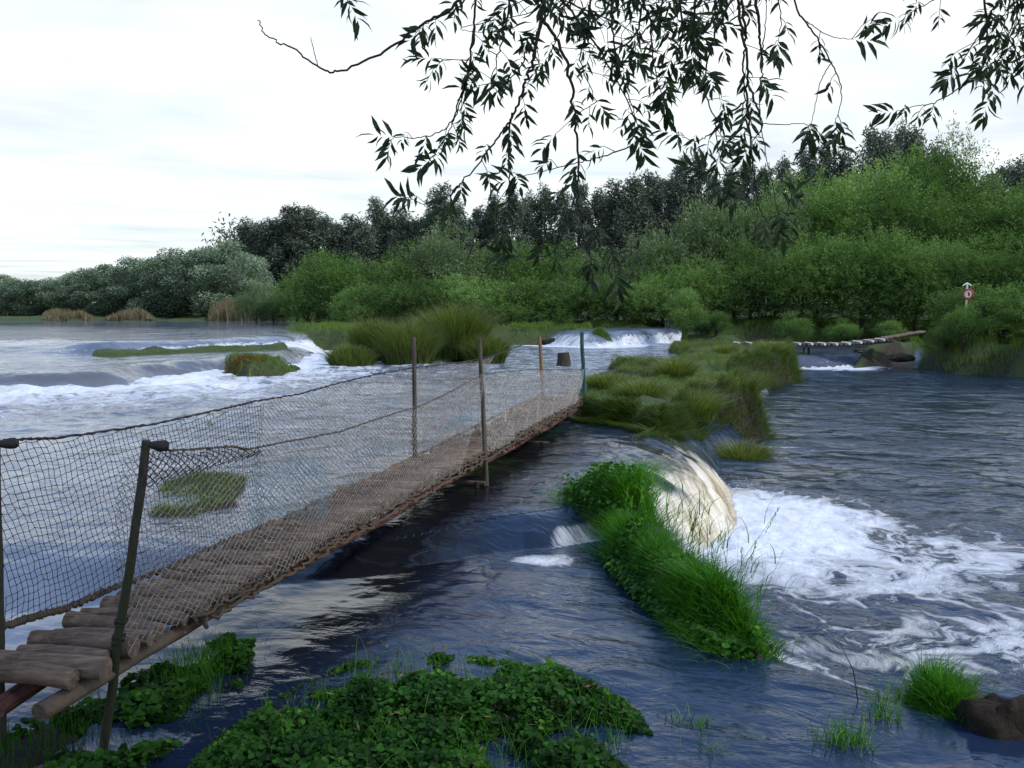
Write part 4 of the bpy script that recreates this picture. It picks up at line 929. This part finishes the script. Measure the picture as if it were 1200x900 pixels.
l2t = WY(485, 395, 9.5); l2b = WY(486, 560, 9.5); post((l2b[0], 9.5, -.2), l2t, .026, M_pole, 'dark middle post on the left side')
l3t = WY(632, 394, 15.8); l3b = WY(638, 466, 15.8); post((l3b[0], 15.8, l3b[2] - .2), l3t, .034, M_poleo, 'orange brown far post on the left side')

# nets -------------------------------------------------------------
def net(name, fn, Y0, Y1, topf, botf, cell, rad, mats, skew, label, knots=False, wob=.012, side=0., hole=None, seed=0, ext=None):
    """cords as real thin prisms; s along the bridge, t from bottom (0) to top (1)"""
    r_ = np.random.default_rng(seed); K = 1.0345
    L = (Y1 - Y0) * K; Hm = 1.15
    e1, e2 = skew
    N1 = int(3 * L / cell) + 60
    I, J = np.meshgrid(np.arange(-N1, N1), np.arange(-80, 160), indexing='ij')
    S = (I * e1[0] + J * e2[0]) * cell; T = (I * e1[1] + J * e2[1]) * cell
    Yv = Y0 + S / K
    tb, bb = topf(Yv), botf(Yv); hgt = tb - bb
    ok = (S >= 0) & (S <= L) & (T >= 0) & (T <= hgt)
    if hole is not None: ok &= ~hole(Yv, T)
    wx = (fbm(S * 1.3 + seed, T * 1.3, 3, seed) - .5); wx2 = (fbm(S * 5 + 9, T * 5, 2, seed + 4) - .5)
    X = fn(Yv) + side + .10 * wx + .02 * wx2 - .05 * np.sin(np.pi * np.clip(T / np.maximum(hgt, .1), 0, 1)) * np.sin(Yv * .9 + seed)
    Z = bb + T + r_.normal(size=S.shape) * wob * .3 + .03 * wx2
    Yw = Yv + .05 * (fbm(S * 2, T * 2 + 7, 2, seed + 8) - .5) + r_.normal(size=S.shape) * wob * .3
    P = np.stack([X, Yw, Z], -1) - BO
    segs = []
    a = ok[:-1] & ok[1:]; segs.append((P[:-1][a], P[1:][a]))
    a = ok[:, :-1] & ok[:, 1:]; segs.append((P[:, :-1][a], P[:, 1:][a]))
    A = np.concatenate([s[0] for s in segs]); B = np.concatenate([s[1] for s in segs]); n = len(A)
    d = norm(B - A); u = norm(np.cross(d, norm(r_.normal(size=(n, 3))))); w = np.cross(d, u); V = []
    for Q in (A, B):
        for k in range(3):
            an = 2.094 * k; V.append(Q + rad * (math.cos(an) * u + math.sin(an) * w))
    V = np.stack(V, 1); base = np.arange(n)[:, None] * 6
    f = np.array([0, 1, 4, 3, 1, 2, 5, 4, 2, 0, 3, 5]); b = Buf(); b.add(V.reshape(-1, 3), (base + f).ravel(), 4)
    if knots:
        C = P[ok]; m_ = len(C); o6 = np.array([[1, 0, 0], [-1, 0, 0], [0, 1, 0], [0, -1, 0], [0, 0, 1], [0, 0, -1]]) * rad * 2.3
        V = C[:, None, :] + o6[None] * (0.8 + .5 * r_.random((m_, 1, 1))); f = np.array([0, 2, 4, 2, 1, 4, 1, 3, 4, 3, 0, 4, 2, 0, 5, 1, 2, 5, 3, 1, 5, 0, 3, 5]); b.add(V.reshape(-1, 3), (np.arange(m_)[:, None] * 6 + f).ravel(), 3)
    return link(name, b.mesh(name, mats), bridge, label=label)
def interp(xs, ys): return lambda Y: np.interp(Y, xs, ys)
def zat(px, py, fn):   # height where the ray through a picture point meets the vertical net plane
    d = ray(px, py); k = d[0] / d[1]
    s = (fn(1.) - fn(0.)); Y = fn(0.) / (k - s); return Y, CAMZ + d[2] / d[1] * Y
LT = [zat(px, py, lline) for px, py in [(4, 516), (70, 513), (180, 497), (267, 478), (300, 470), (350, 462), (400, 448), (443, 438), (486, 431), (530, 426), (563, 421), (590, 413), (612, 404), (631, 396)]]
LB = [zat(px, py, lline) for px, py in [(0, 735), (80, 712), (130, 690), (200, 665), (270, 632), (333, 608), (400, 578), (486, 535), (560, 498), (634, 462)]]
RT = [zat(px, py, rline) for px, py in [(175, 526), (197, 528), (267, 523), (283, 527), (333, 517), (393, 506), (440, 490), (493, 474), (530, 456), (563, 438), (600, 434), (637, 433), (683, 433)]]
lt = interp([p[0] for p in LT], [p[1] for p in LT]); lbm = interp([p[0] for p in LB], [p[1] for p in LB]); rt = interp([p[0] for p in RT], [p[1] for p in RT])
rb = lambda Y: 0 * Y + .33
SQ = ((1, .12), (-.25, 1)); DI = ((.9, .62), (-.9, .62)); DI2 = ((.8, .5), (-.8, .5))
net('net', lline, 4.15, 6.6, lt, lbm, .038, .0018, M_netd, SQ, 'dark open mesh net on the near left side', True, seed=1)
net('net', lline, 2.6, 4.15, lambda Y: 1.38 + 0 * Y, lambda Y: .5 + 0 * Y, .038, .0018, M_netd, SQ, 'dark net continuing past the near left post', True, seed=2)
net('net', lline, 6.5, 15.8, lt, lbm, .040, .0026, M_netb, DI2, 'fine beige net along the left side', seed=3)
hl = lambda Y, T: (fbm(Y * 2.2, T * 3, 2, 40) < .22)
net('net', rline, 4.15, 9.75, rt, rb, .034, .0020, M_netb, DI, 'fine beige net along the near right side', seed=4, side=.03)
net('net', rline, 9.75, 15.6, rt, rb, .042, .0030, M_netw, DI2, 'pale net along the far right side', seed=5, side=.03)
net('net', rline, 4.25, 5.15, rt, lambda Y: 1.12 + 0 * Y, .03, .0028, M_netd, DI, 'tangled dark double net beside the near right post', seed=6, side=.05)
net('net_patch', rline, 5.16, 6.1, lambda Y: 1.08 - .1 * (Y - 5.2) + .03 * np.sin(Y * 9), lambda Y: .62 + .06 * np.sin(Y * 5), .042, .0019, M_nett, DI, 'torn teal net patch tied into the right net', seed=7, side=.045)
net('net_strip', rline, 6.6, 9.2, lambda Y: .86 + .08 * np.sin(Y * 3), lambda Y: .80 + 0 * Y, .04, .002, M_nett, DI2, 'thin teal strip of net in the right railing', seed=8, side=.045)
# ropes
def rope(name, pts, r, m, label=None, tw=True, sag=0):
    pts = np.array(pts); s = np.linspace(0, len(pts) - 1, len(pts) * 22); P = np.stack([np.interp(s, range(len(pts)), pts[:, k]) for k in range(3)], 1) - BO
    P += np.random.default_rng(3).normal(size=P.shape) * r * .25
    b = Buf(); rr = r * (1 + .3 * np.sin(np.arange(len(P)) * 1.9)); b.tube(P, rr, 6, tint=.5, wob=.2); return link(name, b.mesh(name, m, True), bridge, **({'label': label} if label else {}))
rope('rope', [(lline(Y), Y, z_) for Y, z_ in LB], .017, M_rope, 'thick brown rope along the foot of the left net')
rope('rope', [(lline(Y), Y, z_) for Y, z_ in LT], .007, M_netd, 'thin dark top rope of the left net')
rope('rope', [(rline(Y) + .03, Y, z_) for Y, z_ in RT], .006, M_rope, 'thin top rope of the right net')
rope('rope', [(lline(2.5), 2.5, .62)] + [(lline(Y), Y, z_) for Y, z_ in LB[:2]], .017, M_rope)
# the net folded over the right log ends
b = Buf(); r_ = np.random.default_rng(8)
for k in range(3):
    Yv = np.linspace(4.6, 15.9, 260); P = np.stack([rline(Yv) + .02 + .02 * k + .02 * r_.normal(size=260), Yv, deckz(9) + .05 - .035 * k + .012 * r_.normal(size=260)], 1) - BO; b.tube(P, .009 + .005 * r_.random(260), 5, tint=.45, wob=.3)
link('net_hem', b.mesh('net_hem', M_rope, True), bridge, label='ragged rolled hem of the net along the right log ends')
b = Buf(); X, Y = W(110, 712, .3); b.tube([(X, Y + .3, .42), (X + .12, Y + .32, .52), (X + .2, Y + .3, .55)], [.006, .004, .002], 5); link('snagged_stick', b.mesh('snagged_stick', M_twig), label='short dark stick caught in the left net near the first logs', category='stick')

# ------------------------------------------------------------------ far log footbridge
FB = [(W(862, 402, .35)[0], W(862, 402, .35)[1], .35), (W(985, 403, .35)[0], W(985, 403, .35)[1], .35), (W(1055, 397, .6)[0], W(985, 403, .35)[1] + .2, .58), (W(1108, 391, .8)[0] - .6, W(985, 403, .35)[1] + .5, .85)]
FB = np.array(FB); fo = FB[0] * 1.0
fb = empty('small_log_bridge', tuple(fo), 'pale little log footbridge crossing the far channel to the right bank', 'footbridge')
sg = np.linalg.norm(np.diff(FB, axis=0), axis=1); cum = np.concatenate([[0], np.cumsum(sg)])
for i, s in enumerate(np.arange(.05, cum[-1] - 1.6, .17)):
    c = np.array([np.interp(s, cum, FB[:, k]) for k in range(3)]) - fo; b = Buf(); j = random.gauss(0, .04)
    b.tube([[0, -.45 + j, 0], [0, .45 + j, 0]], .06, 7, True, .5 + .5 * random.random(), .1, i); o = link('deck_log', b.mesh('deck_log', M_log if i % 3 else M_white, True), fb); o.location = c
for dy in (-.35, .3):
    b = Buf(); b.tube([p - fo + [0, dy, -.11] for p in FB[:3]], .05, 6, tint=.3); link('stringer', b.mesh('stringer', M_pole, True), fb)
b = Buf()
for k in range(3): b.tube([FB[2] - fo + [-.3, -.2 + .2 * k, 0], FB[3] - fo + [0, -.2 + .2 * k, 0]], .07, 6, tint=1.)
link('ramp_pole', b.mesh('ramp_pole', M_log, True), fb)
for px in (926, 953):
    X = (px - 600) / FPX * FB[1][1]
    for dy in (-.3, .3):
        b = Buf(); b.tube([[X - fo[0], dy, -.1], [X - fo[0], dy, -.85]], .05, 6, tint=.1); link('support_pile', b.mesh('support_pile', M_pole, True), fb)

# ------------------------------------------------------------------ life ring on its post, right bank
X, Y = (1132 - 600) / FPX * 35.0, 35.0; g = float(ground_at(X, Y)[0]); zc = CAMZ + (HZ - 345) / FPX * Y
lp = empty('ring_post', (X, Y + .12, g), 'thin white post rising from the right bank shrub', 'post')
b = Buf(); b.tube([[0, 0, -.2], [0, 0, zc - g + .42]], .035, 8, tint=.9); link('pole', b.mesh('pole', M_white, True), lp)
b = Buf(); b.tube([[-.16, 0, zc - g + .34], [0.0, 0, zc - g + .44], [.16, 0, zc - g + .34]], .03, 6, tint=.9); link('hook_bar', b.mesh('hook_bar', M_white, True), lp)
lr = empty('life_ring', (X, Y, zc), 'red and white life ring hanging on a white post at the right bank', 'life ring'); lr.rotation_euler = (0, 0, R(-35)); 
for nm, m_, segs in (('red_band', M_red, [(0, 1)]), ('white_band', M_white, [(0, 1)])):
    b = Buf(); rr = .16 if nm == 'red_band' else .10
    a = np.linspace(0, 2 * math.pi, 41); b.tube([[rr * math.cos(q), -.02 if nm == 'white_band' else 0, rr * 1.15 * math.sin(q)] for q in a], .038 if nm == 'red_band' else .035, 8, False)
    link(nm, b.mesh(nm, m_, True), lr)

#@@WILLOW
# ------------------------------------------------------------------ the overhanging willow
def smooth_path(P, n=28):
    P = np.array(P, float); s = np.linspace(0, len(P) - 1, n); out = []
    for q in s:
        i = min(int(q), len(P) - 2); t = q - i; p0 = P[max(i - 1, 0)]; p1 = P[i]; p2 = P[i + 1]; p3 = P[min(i + 2, len(P) - 1)]
        out.append(.5 * ((2 * p1) + (-p0 + p2) * t + (2 * p0 - 5 * p1 + 4 * p2 - p3) * t * t + (-p0 + 3 * p1 - 3 * p2 + p3) * t ** 3))
    return np.array(out)
TR = np.array([3.4, -1.2, .4])
tree = empty('willow_tree', tuple(TR), 'large willow whose dark leafy twigs hang into the picture from above', 'tree')
def leaf_fan(buf, p, d, n, L=.07, sp=.85, tint=.35):
    """alternate leaves along the last stretch of a sprig, drooping"""
    d = d / (np.linalg.norm(d) + 1e-9); k = np.arange(n); u = (k + .3) / n
    sl = L * 1.0; side = np.cross(d, [0, 1, 0.2]); side /= np.linalg.norm(side) + 1e-9
    sg = np.where(k % 2 == 0, 1, -1)[:, None]
    P = p + d * (sl * u)[:, None]
    dd = d[None] * .75 + side[None] * sg * sp * (1.1 - .7 * u)[:, None] + rng.normal(size=(n, 3)) * .22 + np.array([0, 0, -.12])
    up = norm(rng.normal(size=(n, 3)) * .6 + np.array([0, -.7, .5]))
    leaves(buf, P - TR, dd, L * (.65 + .5 * rng.random(n)), L * .25, np.clip(tint + rng.normal(size=n) * .2, 0, 1), up=up, fold=.14, simple=False)
def twig(px, Y0, Y1=None, r=.006, leafy=.8, from_=.0, name='twig', dens=1.0, sp_len=.14, sgn=0):
    Y1 = Y0 if Y1 is None else Y1; n = len(px)
    P = [np.array(WY(a, b_, Y0 + (Y1 - Y0) * i / (n - 1))) for i, (a, b_) in enumerate(px)]
    return twig3(P, r, leafy, from_, dens, sp_len)
TW = Buf(); LF = Buf(); TWIGS = []
def twig3(P, r, leafy, from_, dens, sp_len=.14):
    S = smooth_path(P, max(12, 7 * len(P))); n = len(S)
    S[1:-1] += rng.normal(size=(n - 2, 3)) * r * .5
    TW.tube([p - TR for p in S], np.linspace(r, max(r * .3, .0011), n), 5, tint=.4)
    if leafy <= 0: return
    d = np.gradient(S, axis=0); seg = np.linalg.norm(np.diff(S, axis=0), axis=1); L = seg.sum(); cum = np.concatenate([[0], np.cumsum(seg)]) / L
    m = max(2, int(L / .075 * dens)); 
    for k in range(m):
        t = from_ + (1 - from_) * (k + rng.random()) / m
        if rng.random() > leafy: continue
        p = np.array([np.interp(t, cum, S[:, q]) for q in range(3)]); i = min(int(t * (n - 1)), n - 1); dd = d[i] / (np.linalg.norm(d[i]) + 1e-9)
        a = norm(rng.normal(size=3)) ; lat = a - dd * (a @ dd); lat /= np.linalg.norm(lat)
        sl = sp_len * (.15 + 1.1 * rng.random() ** 1.5); dr = dd * .5 + lat * .8 + np.array([0, 0, -.15]); dr /= np.linalg.norm(dr)
        e = p + dr * sl; mid = p + dr * sl * .5 + [0, 0, .012]
        TW.tube([p - TR, mid - TR, e - TR], [.0018, .0014, .001], 3, False, tint=.45)
        leaf_fan(LF, mid, (e - mid) + np.array([0, 0, -.02]), int(5 + rng.random() * 4), (.046 + .024 * rng.random()), tint=.25 + .25 * rng.random())
    leaf_fan(LF, S[-2], S[-1] - S[-3], 8, .08, tint=.35)
Yd = 3.3
# long bare twig at the left and its leafy root
twig([(560, -30), (530, 8), (497, 28), (450, 60), (400, 82), (375, 80), (340, 55), (312, 42), (302, 24)], 3.3, 3.0, .006, 0)
twig([(372, 78), (368, 60), (364, 44)], 3.05, 3.05, .0018, 0)
twig([(560, -20), (535, 10), (510, 22), (495, 30)], 3.3, r=.004, leafy=1, dens=1.6, sp_len=.07)
twig([(425, -40), (412, -12), (408, 2)], 3.3, r=.003, leafy=1, dens=1.)
twig([(560, -40), (556, 20), (552, 70), (540, 110), (527, 145), (498, 160), (462, 160)], 3.4, 3.3, .005, .55, .35, dens=1.3)
twig([(556, 30), (548, 90), (545, 105), (532, 140), (520, 165), (507, 185)], 3.4, 3.35, .004, .75, .3, dens=1.2)
twig([(552, 70), (535, 70), (505, 68)], 3.4, r=.0025, leafy=1, from_=.3)
twig([(640, -40), (634, 30), (622, 80), (614, 100), (604, 130), (592, 150), (570, 178), (545, 210), (528, 230)], 3.3, 3.2, .007, .45, .05, dens=1.3)
twig([(600, 132), (596, 170), (597, 220), (596, 250), (590, 264)], 3.25, 3.2, .004, .9, .15, dens=1.1)
twig([(528, 228), (505, 240), (486, 236)], 3.2, r=.002, leafy=1, from_=.4)
twig([(634, 20), (652, 45), (666, 80), (672, 130), (677, 180), (677, 222), (680, 262), (692, 310)], 3.3, 3.1, .007, .5, .1, dens=1.2)
twig([(677, 222), (668, 250), (655, 285), (640, 300), (608, 300)], 3.1, r=.003, leafy=.5, from_=.2)
twig([(677, 222), (700, 250), (715, 290), (722, 325)], 3.1, r=.0025, leafy=.95, from_=.3)
twig([(740, 172), (700, 185), (672, 192), (630, 202), (606, 208)], 3.2, r=.0028, leafy=.6)
twig([(700, 118), (672, 138), (650, 158)], 3.3, r=.002, leafy=.7)
# dense middle
for a in [[(600, -30), (595, 20), (585, 60), (575, 95)], [(660, -30), (640, 20), (618, 60), (600, 90), (560, 100)], [(690, -30), (690, 30), (680, 70), (700, 120)], [(720, -30), (716, 20), (722, 70), (735, 110), (745, 140)], [(735, -30), (760, 20), (765, 70), (775, 110)],
          [(640, -20), (690, 40), (715, 80), (740, 130), (745, 165)], [(760, -30), (745, 40), (712, 60), (690, 50)], [(790, -30), (800, 30), (792, 70), (780, 100)], [(820, -30), (812, 30), (815, 60), (828, 85)], [(850, -30), (840, 20), (800, 45), (780, 60)],
          [(700, -30), (660, 10), (655, 40), (640, 70)], [(780, -40), (775, 10), (752, 40), (740, 70)]]:
    twig(a, 3.2 + .5 * rng.random(), r=.005, leafy=.9, from_=.0, dens=1.05)
    twig([(u + 26 * rng.normal(), v_ * .6 - 22) for u, v_ in a], 3.6, r=.003, leafy=.8, dens=.7)
twig([(866, -40), (872, 30), (871, 70), (872, 110), (869, 150)], 3.3, r=.006, leafy=.4, dens=1.0)
twig([(862, -40), (867, 20), (875, 70), (876, 120), (880, 170), (884, 210), (890, 245), (900, 262)], 3.25, 3.1, .006, .5, .3, dens=1.0)
twig([(880, -40), (888, 20), (892, 60), (893, 98)], 3.3, r=.0075, leafy=.25, dens=.8)
twig([(893, 60), (897, 30), (899, -20)], 3.35, r=.003, leafy=.2)
twig([(876, 95), (888, 130), (893, 150), (880, 168)], 3.25, r=.005, leafy=.7)
twig([(893, 98), (890, 130), (897, 180), (905, 215), (915, 260), (925, 240)], 3.1, r=.002, leafy=.35, from_=.5)
twig([(872, 120), (852, 135), (835, 155), (815, 165), (795, 158)], 3.25, r=.004, leafy=.7, dens=1.2)
twig([(918, -40), (935, 12), (955, 40), (972, 70), (984, 95), (986, 120), (978, 145)], 3.3, 3.2, .004, .3, .3, dens=.9)
twig([(945, 25), (972, 42), (1000, 46)], 3.3, r=.002, leafy=1, from_=.3)
twig([(975, 72), (962, 95), (955, 125), (950, 150)], 3.25, r=.002, leafy=.6, from_=.3)
twig([(890, 145), (915, 146), (945, 146), (965, 160)], 3.25, r=.002, leafy=.7, from_=.4)
twig([(884, 200), (850, 205), (830, 200)], 3.2, r=.002, leafy=.8)
twig([(870, -20), (838, 40), (825, 100), (838, 140), (842, 180), (855, 215)], 3.2, r=.004, leafy=.8, dens=1.2)
twig([(850, -30), (835, 20), (822, 40), (815, 70)], 3.4, r=.004, leafy=.95)
twig([(905, -30), (915, 20), (912, 50)], 3.3, r=.003, leafy=.95)
# right side
twig([(1150, -40), (1155, 20), (1157, 55), (1158, 90), (1158, 118)], 3.4, 3.3, .005, .9, .3, dens=1.3)
twig([(1158, 80), (1130, 100), (1095, 120), (1075, 124), (1050, 130)], 3.3, r=.003, leafy=.35, from_=.55, dens=.9)
twig([(1155, 30), (1135, 60), (1118, 85)], 3.35, r=.003, leafy=1, from_=.2)
twig([(1140, -50), (1110, -12), (1080, 8), (1052, 20)], 3.4, r=.003, leafy=.9, from_=.4, dens=1.2)
for a in [[(1215, -30), (1195, 10), (1180, 45), (1165, 70)], [(1190, -30), (1180, 20), (1172, 40)], [(1240, 20), (1210, 40), (1190, 70), (1200, 95)], [(1180, -30), (1195, 30), (1200, 60)], [(1230, -30), (1200, 5), (1170, 20)]]:
    twig(a, 3.4, r=.004, leafy=1, dens=1.4)
# crown above the frame: limbs and many more leafy twigs (this is what shades the near water)
trunk = Buf(); trunk.tube(smooth_path([(0, 0, -.6), (-.05, .05, 1.0), (-.2, .3, 2.2), (-.5, .9, 3.6), (-.9, 1.7, 5.2)], 16), np.linspace(.34, .15, 16), 14, tint=.5, wob=.12, seed=3)
limbs = Buf()
limb_ends = []
for dst in [(-2.6, 4.9, 4.3), (-4.6, 3.9, 4.6), (-1.4, 5.2, 4.6), (.1, 5.0, 4.3), (1.9, 3.8, 4.7), (-6.4, 3.3, 5.0), (-4.2, 1.0, 5.6), (1.0, .5, 6.2), (-3.0, 7.0, 6.0), (.2, 7.2, 6.4), (-5.5, 6.0, 6.2), (-1.5, 3.0, 7.0)]:
    st = np.array([-.45, .8, 3.3]) + np.array([-.1, .2, .5]) * rng.random(); dst = np.array(dst)
    P = smooth_path([st, st * .5 + dst * .5 + [0, 0, .8], dst], 14); limbs.tube(P, np.linspace(.085, .02, 14), 7, tint=.45, wob=.1, seed=int(abs(dst[0] * 10))); limb_ends.append(P)
link('trunk', trunk.mesh('trunk', M_bark, True), tree)
lims = limbs.mesh('limbs', M_bark, True); link('limbs', lims, tree)
# upper crown foliage
CR = Buf(); n = 0
cen = np.concatenate([P[5:] + TR for P in limb_ends]); 
K = 1500; idx = rng.integers(0, len(cen), K); c_ = cen[idx] + rng.normal(size=(K, 3)) * [.75, .75, .45] + [0, 0, .3]
# keep what would hang inside the frame out of the crown: the picture shows where it ends
proj = FPX * (np.tan(np.arctan2(c_[:, 2] - CAMZ, np.maximum(c_[:, 1], .05)) + PITCH))
c_ = c_[(450 - proj < -110) | (c_[:, 1] < .3)]
per = 26; K = len(c_); sd_ = norm(rng.normal(size=(K, 3)) * [.8, .8, .5] + [0, 0, -.5]); t = np.tile(np.linspace(0, 1, per), K)
P = np.repeat(c_, per, 0) + np.repeat(sd_, per, 0) * (t * .55)[:, None] * .9
dr = np.repeat(sd_, per, 0) * .6 + rng.normal(size=(K * per, 3)) * .5
leaves(CR, P - TR, dr, .10, .024, np.clip(.2 + .4 * rng.random(K * per), 0, 1))
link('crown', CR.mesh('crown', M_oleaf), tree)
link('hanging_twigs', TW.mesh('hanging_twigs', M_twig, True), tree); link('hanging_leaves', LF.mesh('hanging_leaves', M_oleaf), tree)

#@@LIGHT
# ------------------------------------------------------------------ sky, sun, camera
SUN_EL, SUN_AZ = 48, 108     # azimuth measured from +Y towards +X
w = bpy.data.worlds.new('World'); scene.world = w; w.use_nodes = True; nt = w.node_tree; nt.nodes.clear()
sky = N(nt, 'ShaderNodeTexSky', sky_type='NISHITA'); sky.sun_disc = False; sky.sun_elevation = R(SUN_EL); sky.sun_rotation = R(SUN_AZ)
tc = N(nt, 'ShaderNodeTexCoord').outputs['Generated']
sx = N(nt, 'ShaderNodeSeparateXYZ'); nt.links.new(tc, sx.inputs[0])
zz = mth(nt, 'MAXIMUM', sx.outputs[2], .03)
cmb = N(nt, 'ShaderNodeCombineXYZ'); nt.links.new(mth(nt, 'DIVIDE', sx.outputs[0], zz), cmb.inputs[0]); nt.links.new(mth(nt, 'DIVIDE', sx.outputs[1], zz), cmb.inputs[1])
cn = noise(nt, mapping(nt, cmb.outputs[0], (.28, .34, 1)), 1.0, 6, .55, .4)
cover = ramp(nt, cn, [(.34, 0.), (.56, 1.)])
low = ramp(nt, sx.outputs[2], [(.0, .95), (.32, .90), (.42, .55), (.9, .25)])
fcl = mth(nt, 'MULTIPLY_ADD', low, .62, mth(nt, 'MULTIPLY', cover, .45), clamp=True)
fcl = mth(nt, 'MINIMUM', fcl, .97)
cl = ramp(nt, sx.outputs[2], [(0, (10.2, 10.9, 11.2)), (.32, (12.2, 12.6, 12.9)), (.39, (7.2, 9.8, 14.2)), (.58, (4.4, 7.4, 13.6)), (1, (3.8, 6.4, 12.0))])
cn2 = noise(nt, mapping(nt, cmb.outputs[0], (.5, .9, 1)), 1.3, 5, .6, .3)
cl = mixc(nt, ramp(nt, cn2, [(.42, 0.), (.62, .55)]), cl, mixc(nt, 1, cl, (.86, .94, .96), 'MULTIPLY'))
skc = mixc(nt, fcl, sky.outputs[0], cl)
bg = N(nt, 'ShaderNodeBackground'); nt.links.new(skc, bg.inputs[0]); bg.inputs[1].default_value = .10
o = N(nt, 'ShaderNodeOutputWorld'); nt.links.new(bg.outputs[0], o.inputs[0])
sl = bpy.data.lights.new('sun', 'SUN'); sl.energy = 2.9; sl.angle = R(9); sl.color = (1, .96, .9); so = bpy.data.objects.new('sun', sl); COL.objects.link(so)
az, el = R(SUN_AZ), R(SUN_EL); dv = Vector((math.sin(az) * math.cos(el), math.cos(az) * math.cos(el), math.sin(el)))
so.rotation_euler = dv.to_track_quat('Z', 'Y').to_euler(); so.location = (0, 0, 30)
cam = bpy.data.cameras.new('camera'); co = bpy.data.objects.new('camera', cam); COL.objects.link(co); scene.camera = co
cam.sensor_width = 36; cam.lens = 36 * FPX / 1200; cam.clip_end = 2000; cam.clip_start = .05
co.location = (0, 0, CAMZ); co.rotation_euler = (R(90) - PITCH, 0, 0)
scene.view_settings.view_transform = 'Standard'; scene.view_settings.look = 'None'; scene.view_settings.exposure = 0
scene.render.engine = 'CYCLES'; scene.cycles.max_bounces = 6; scene.cycles.use_denoising = True
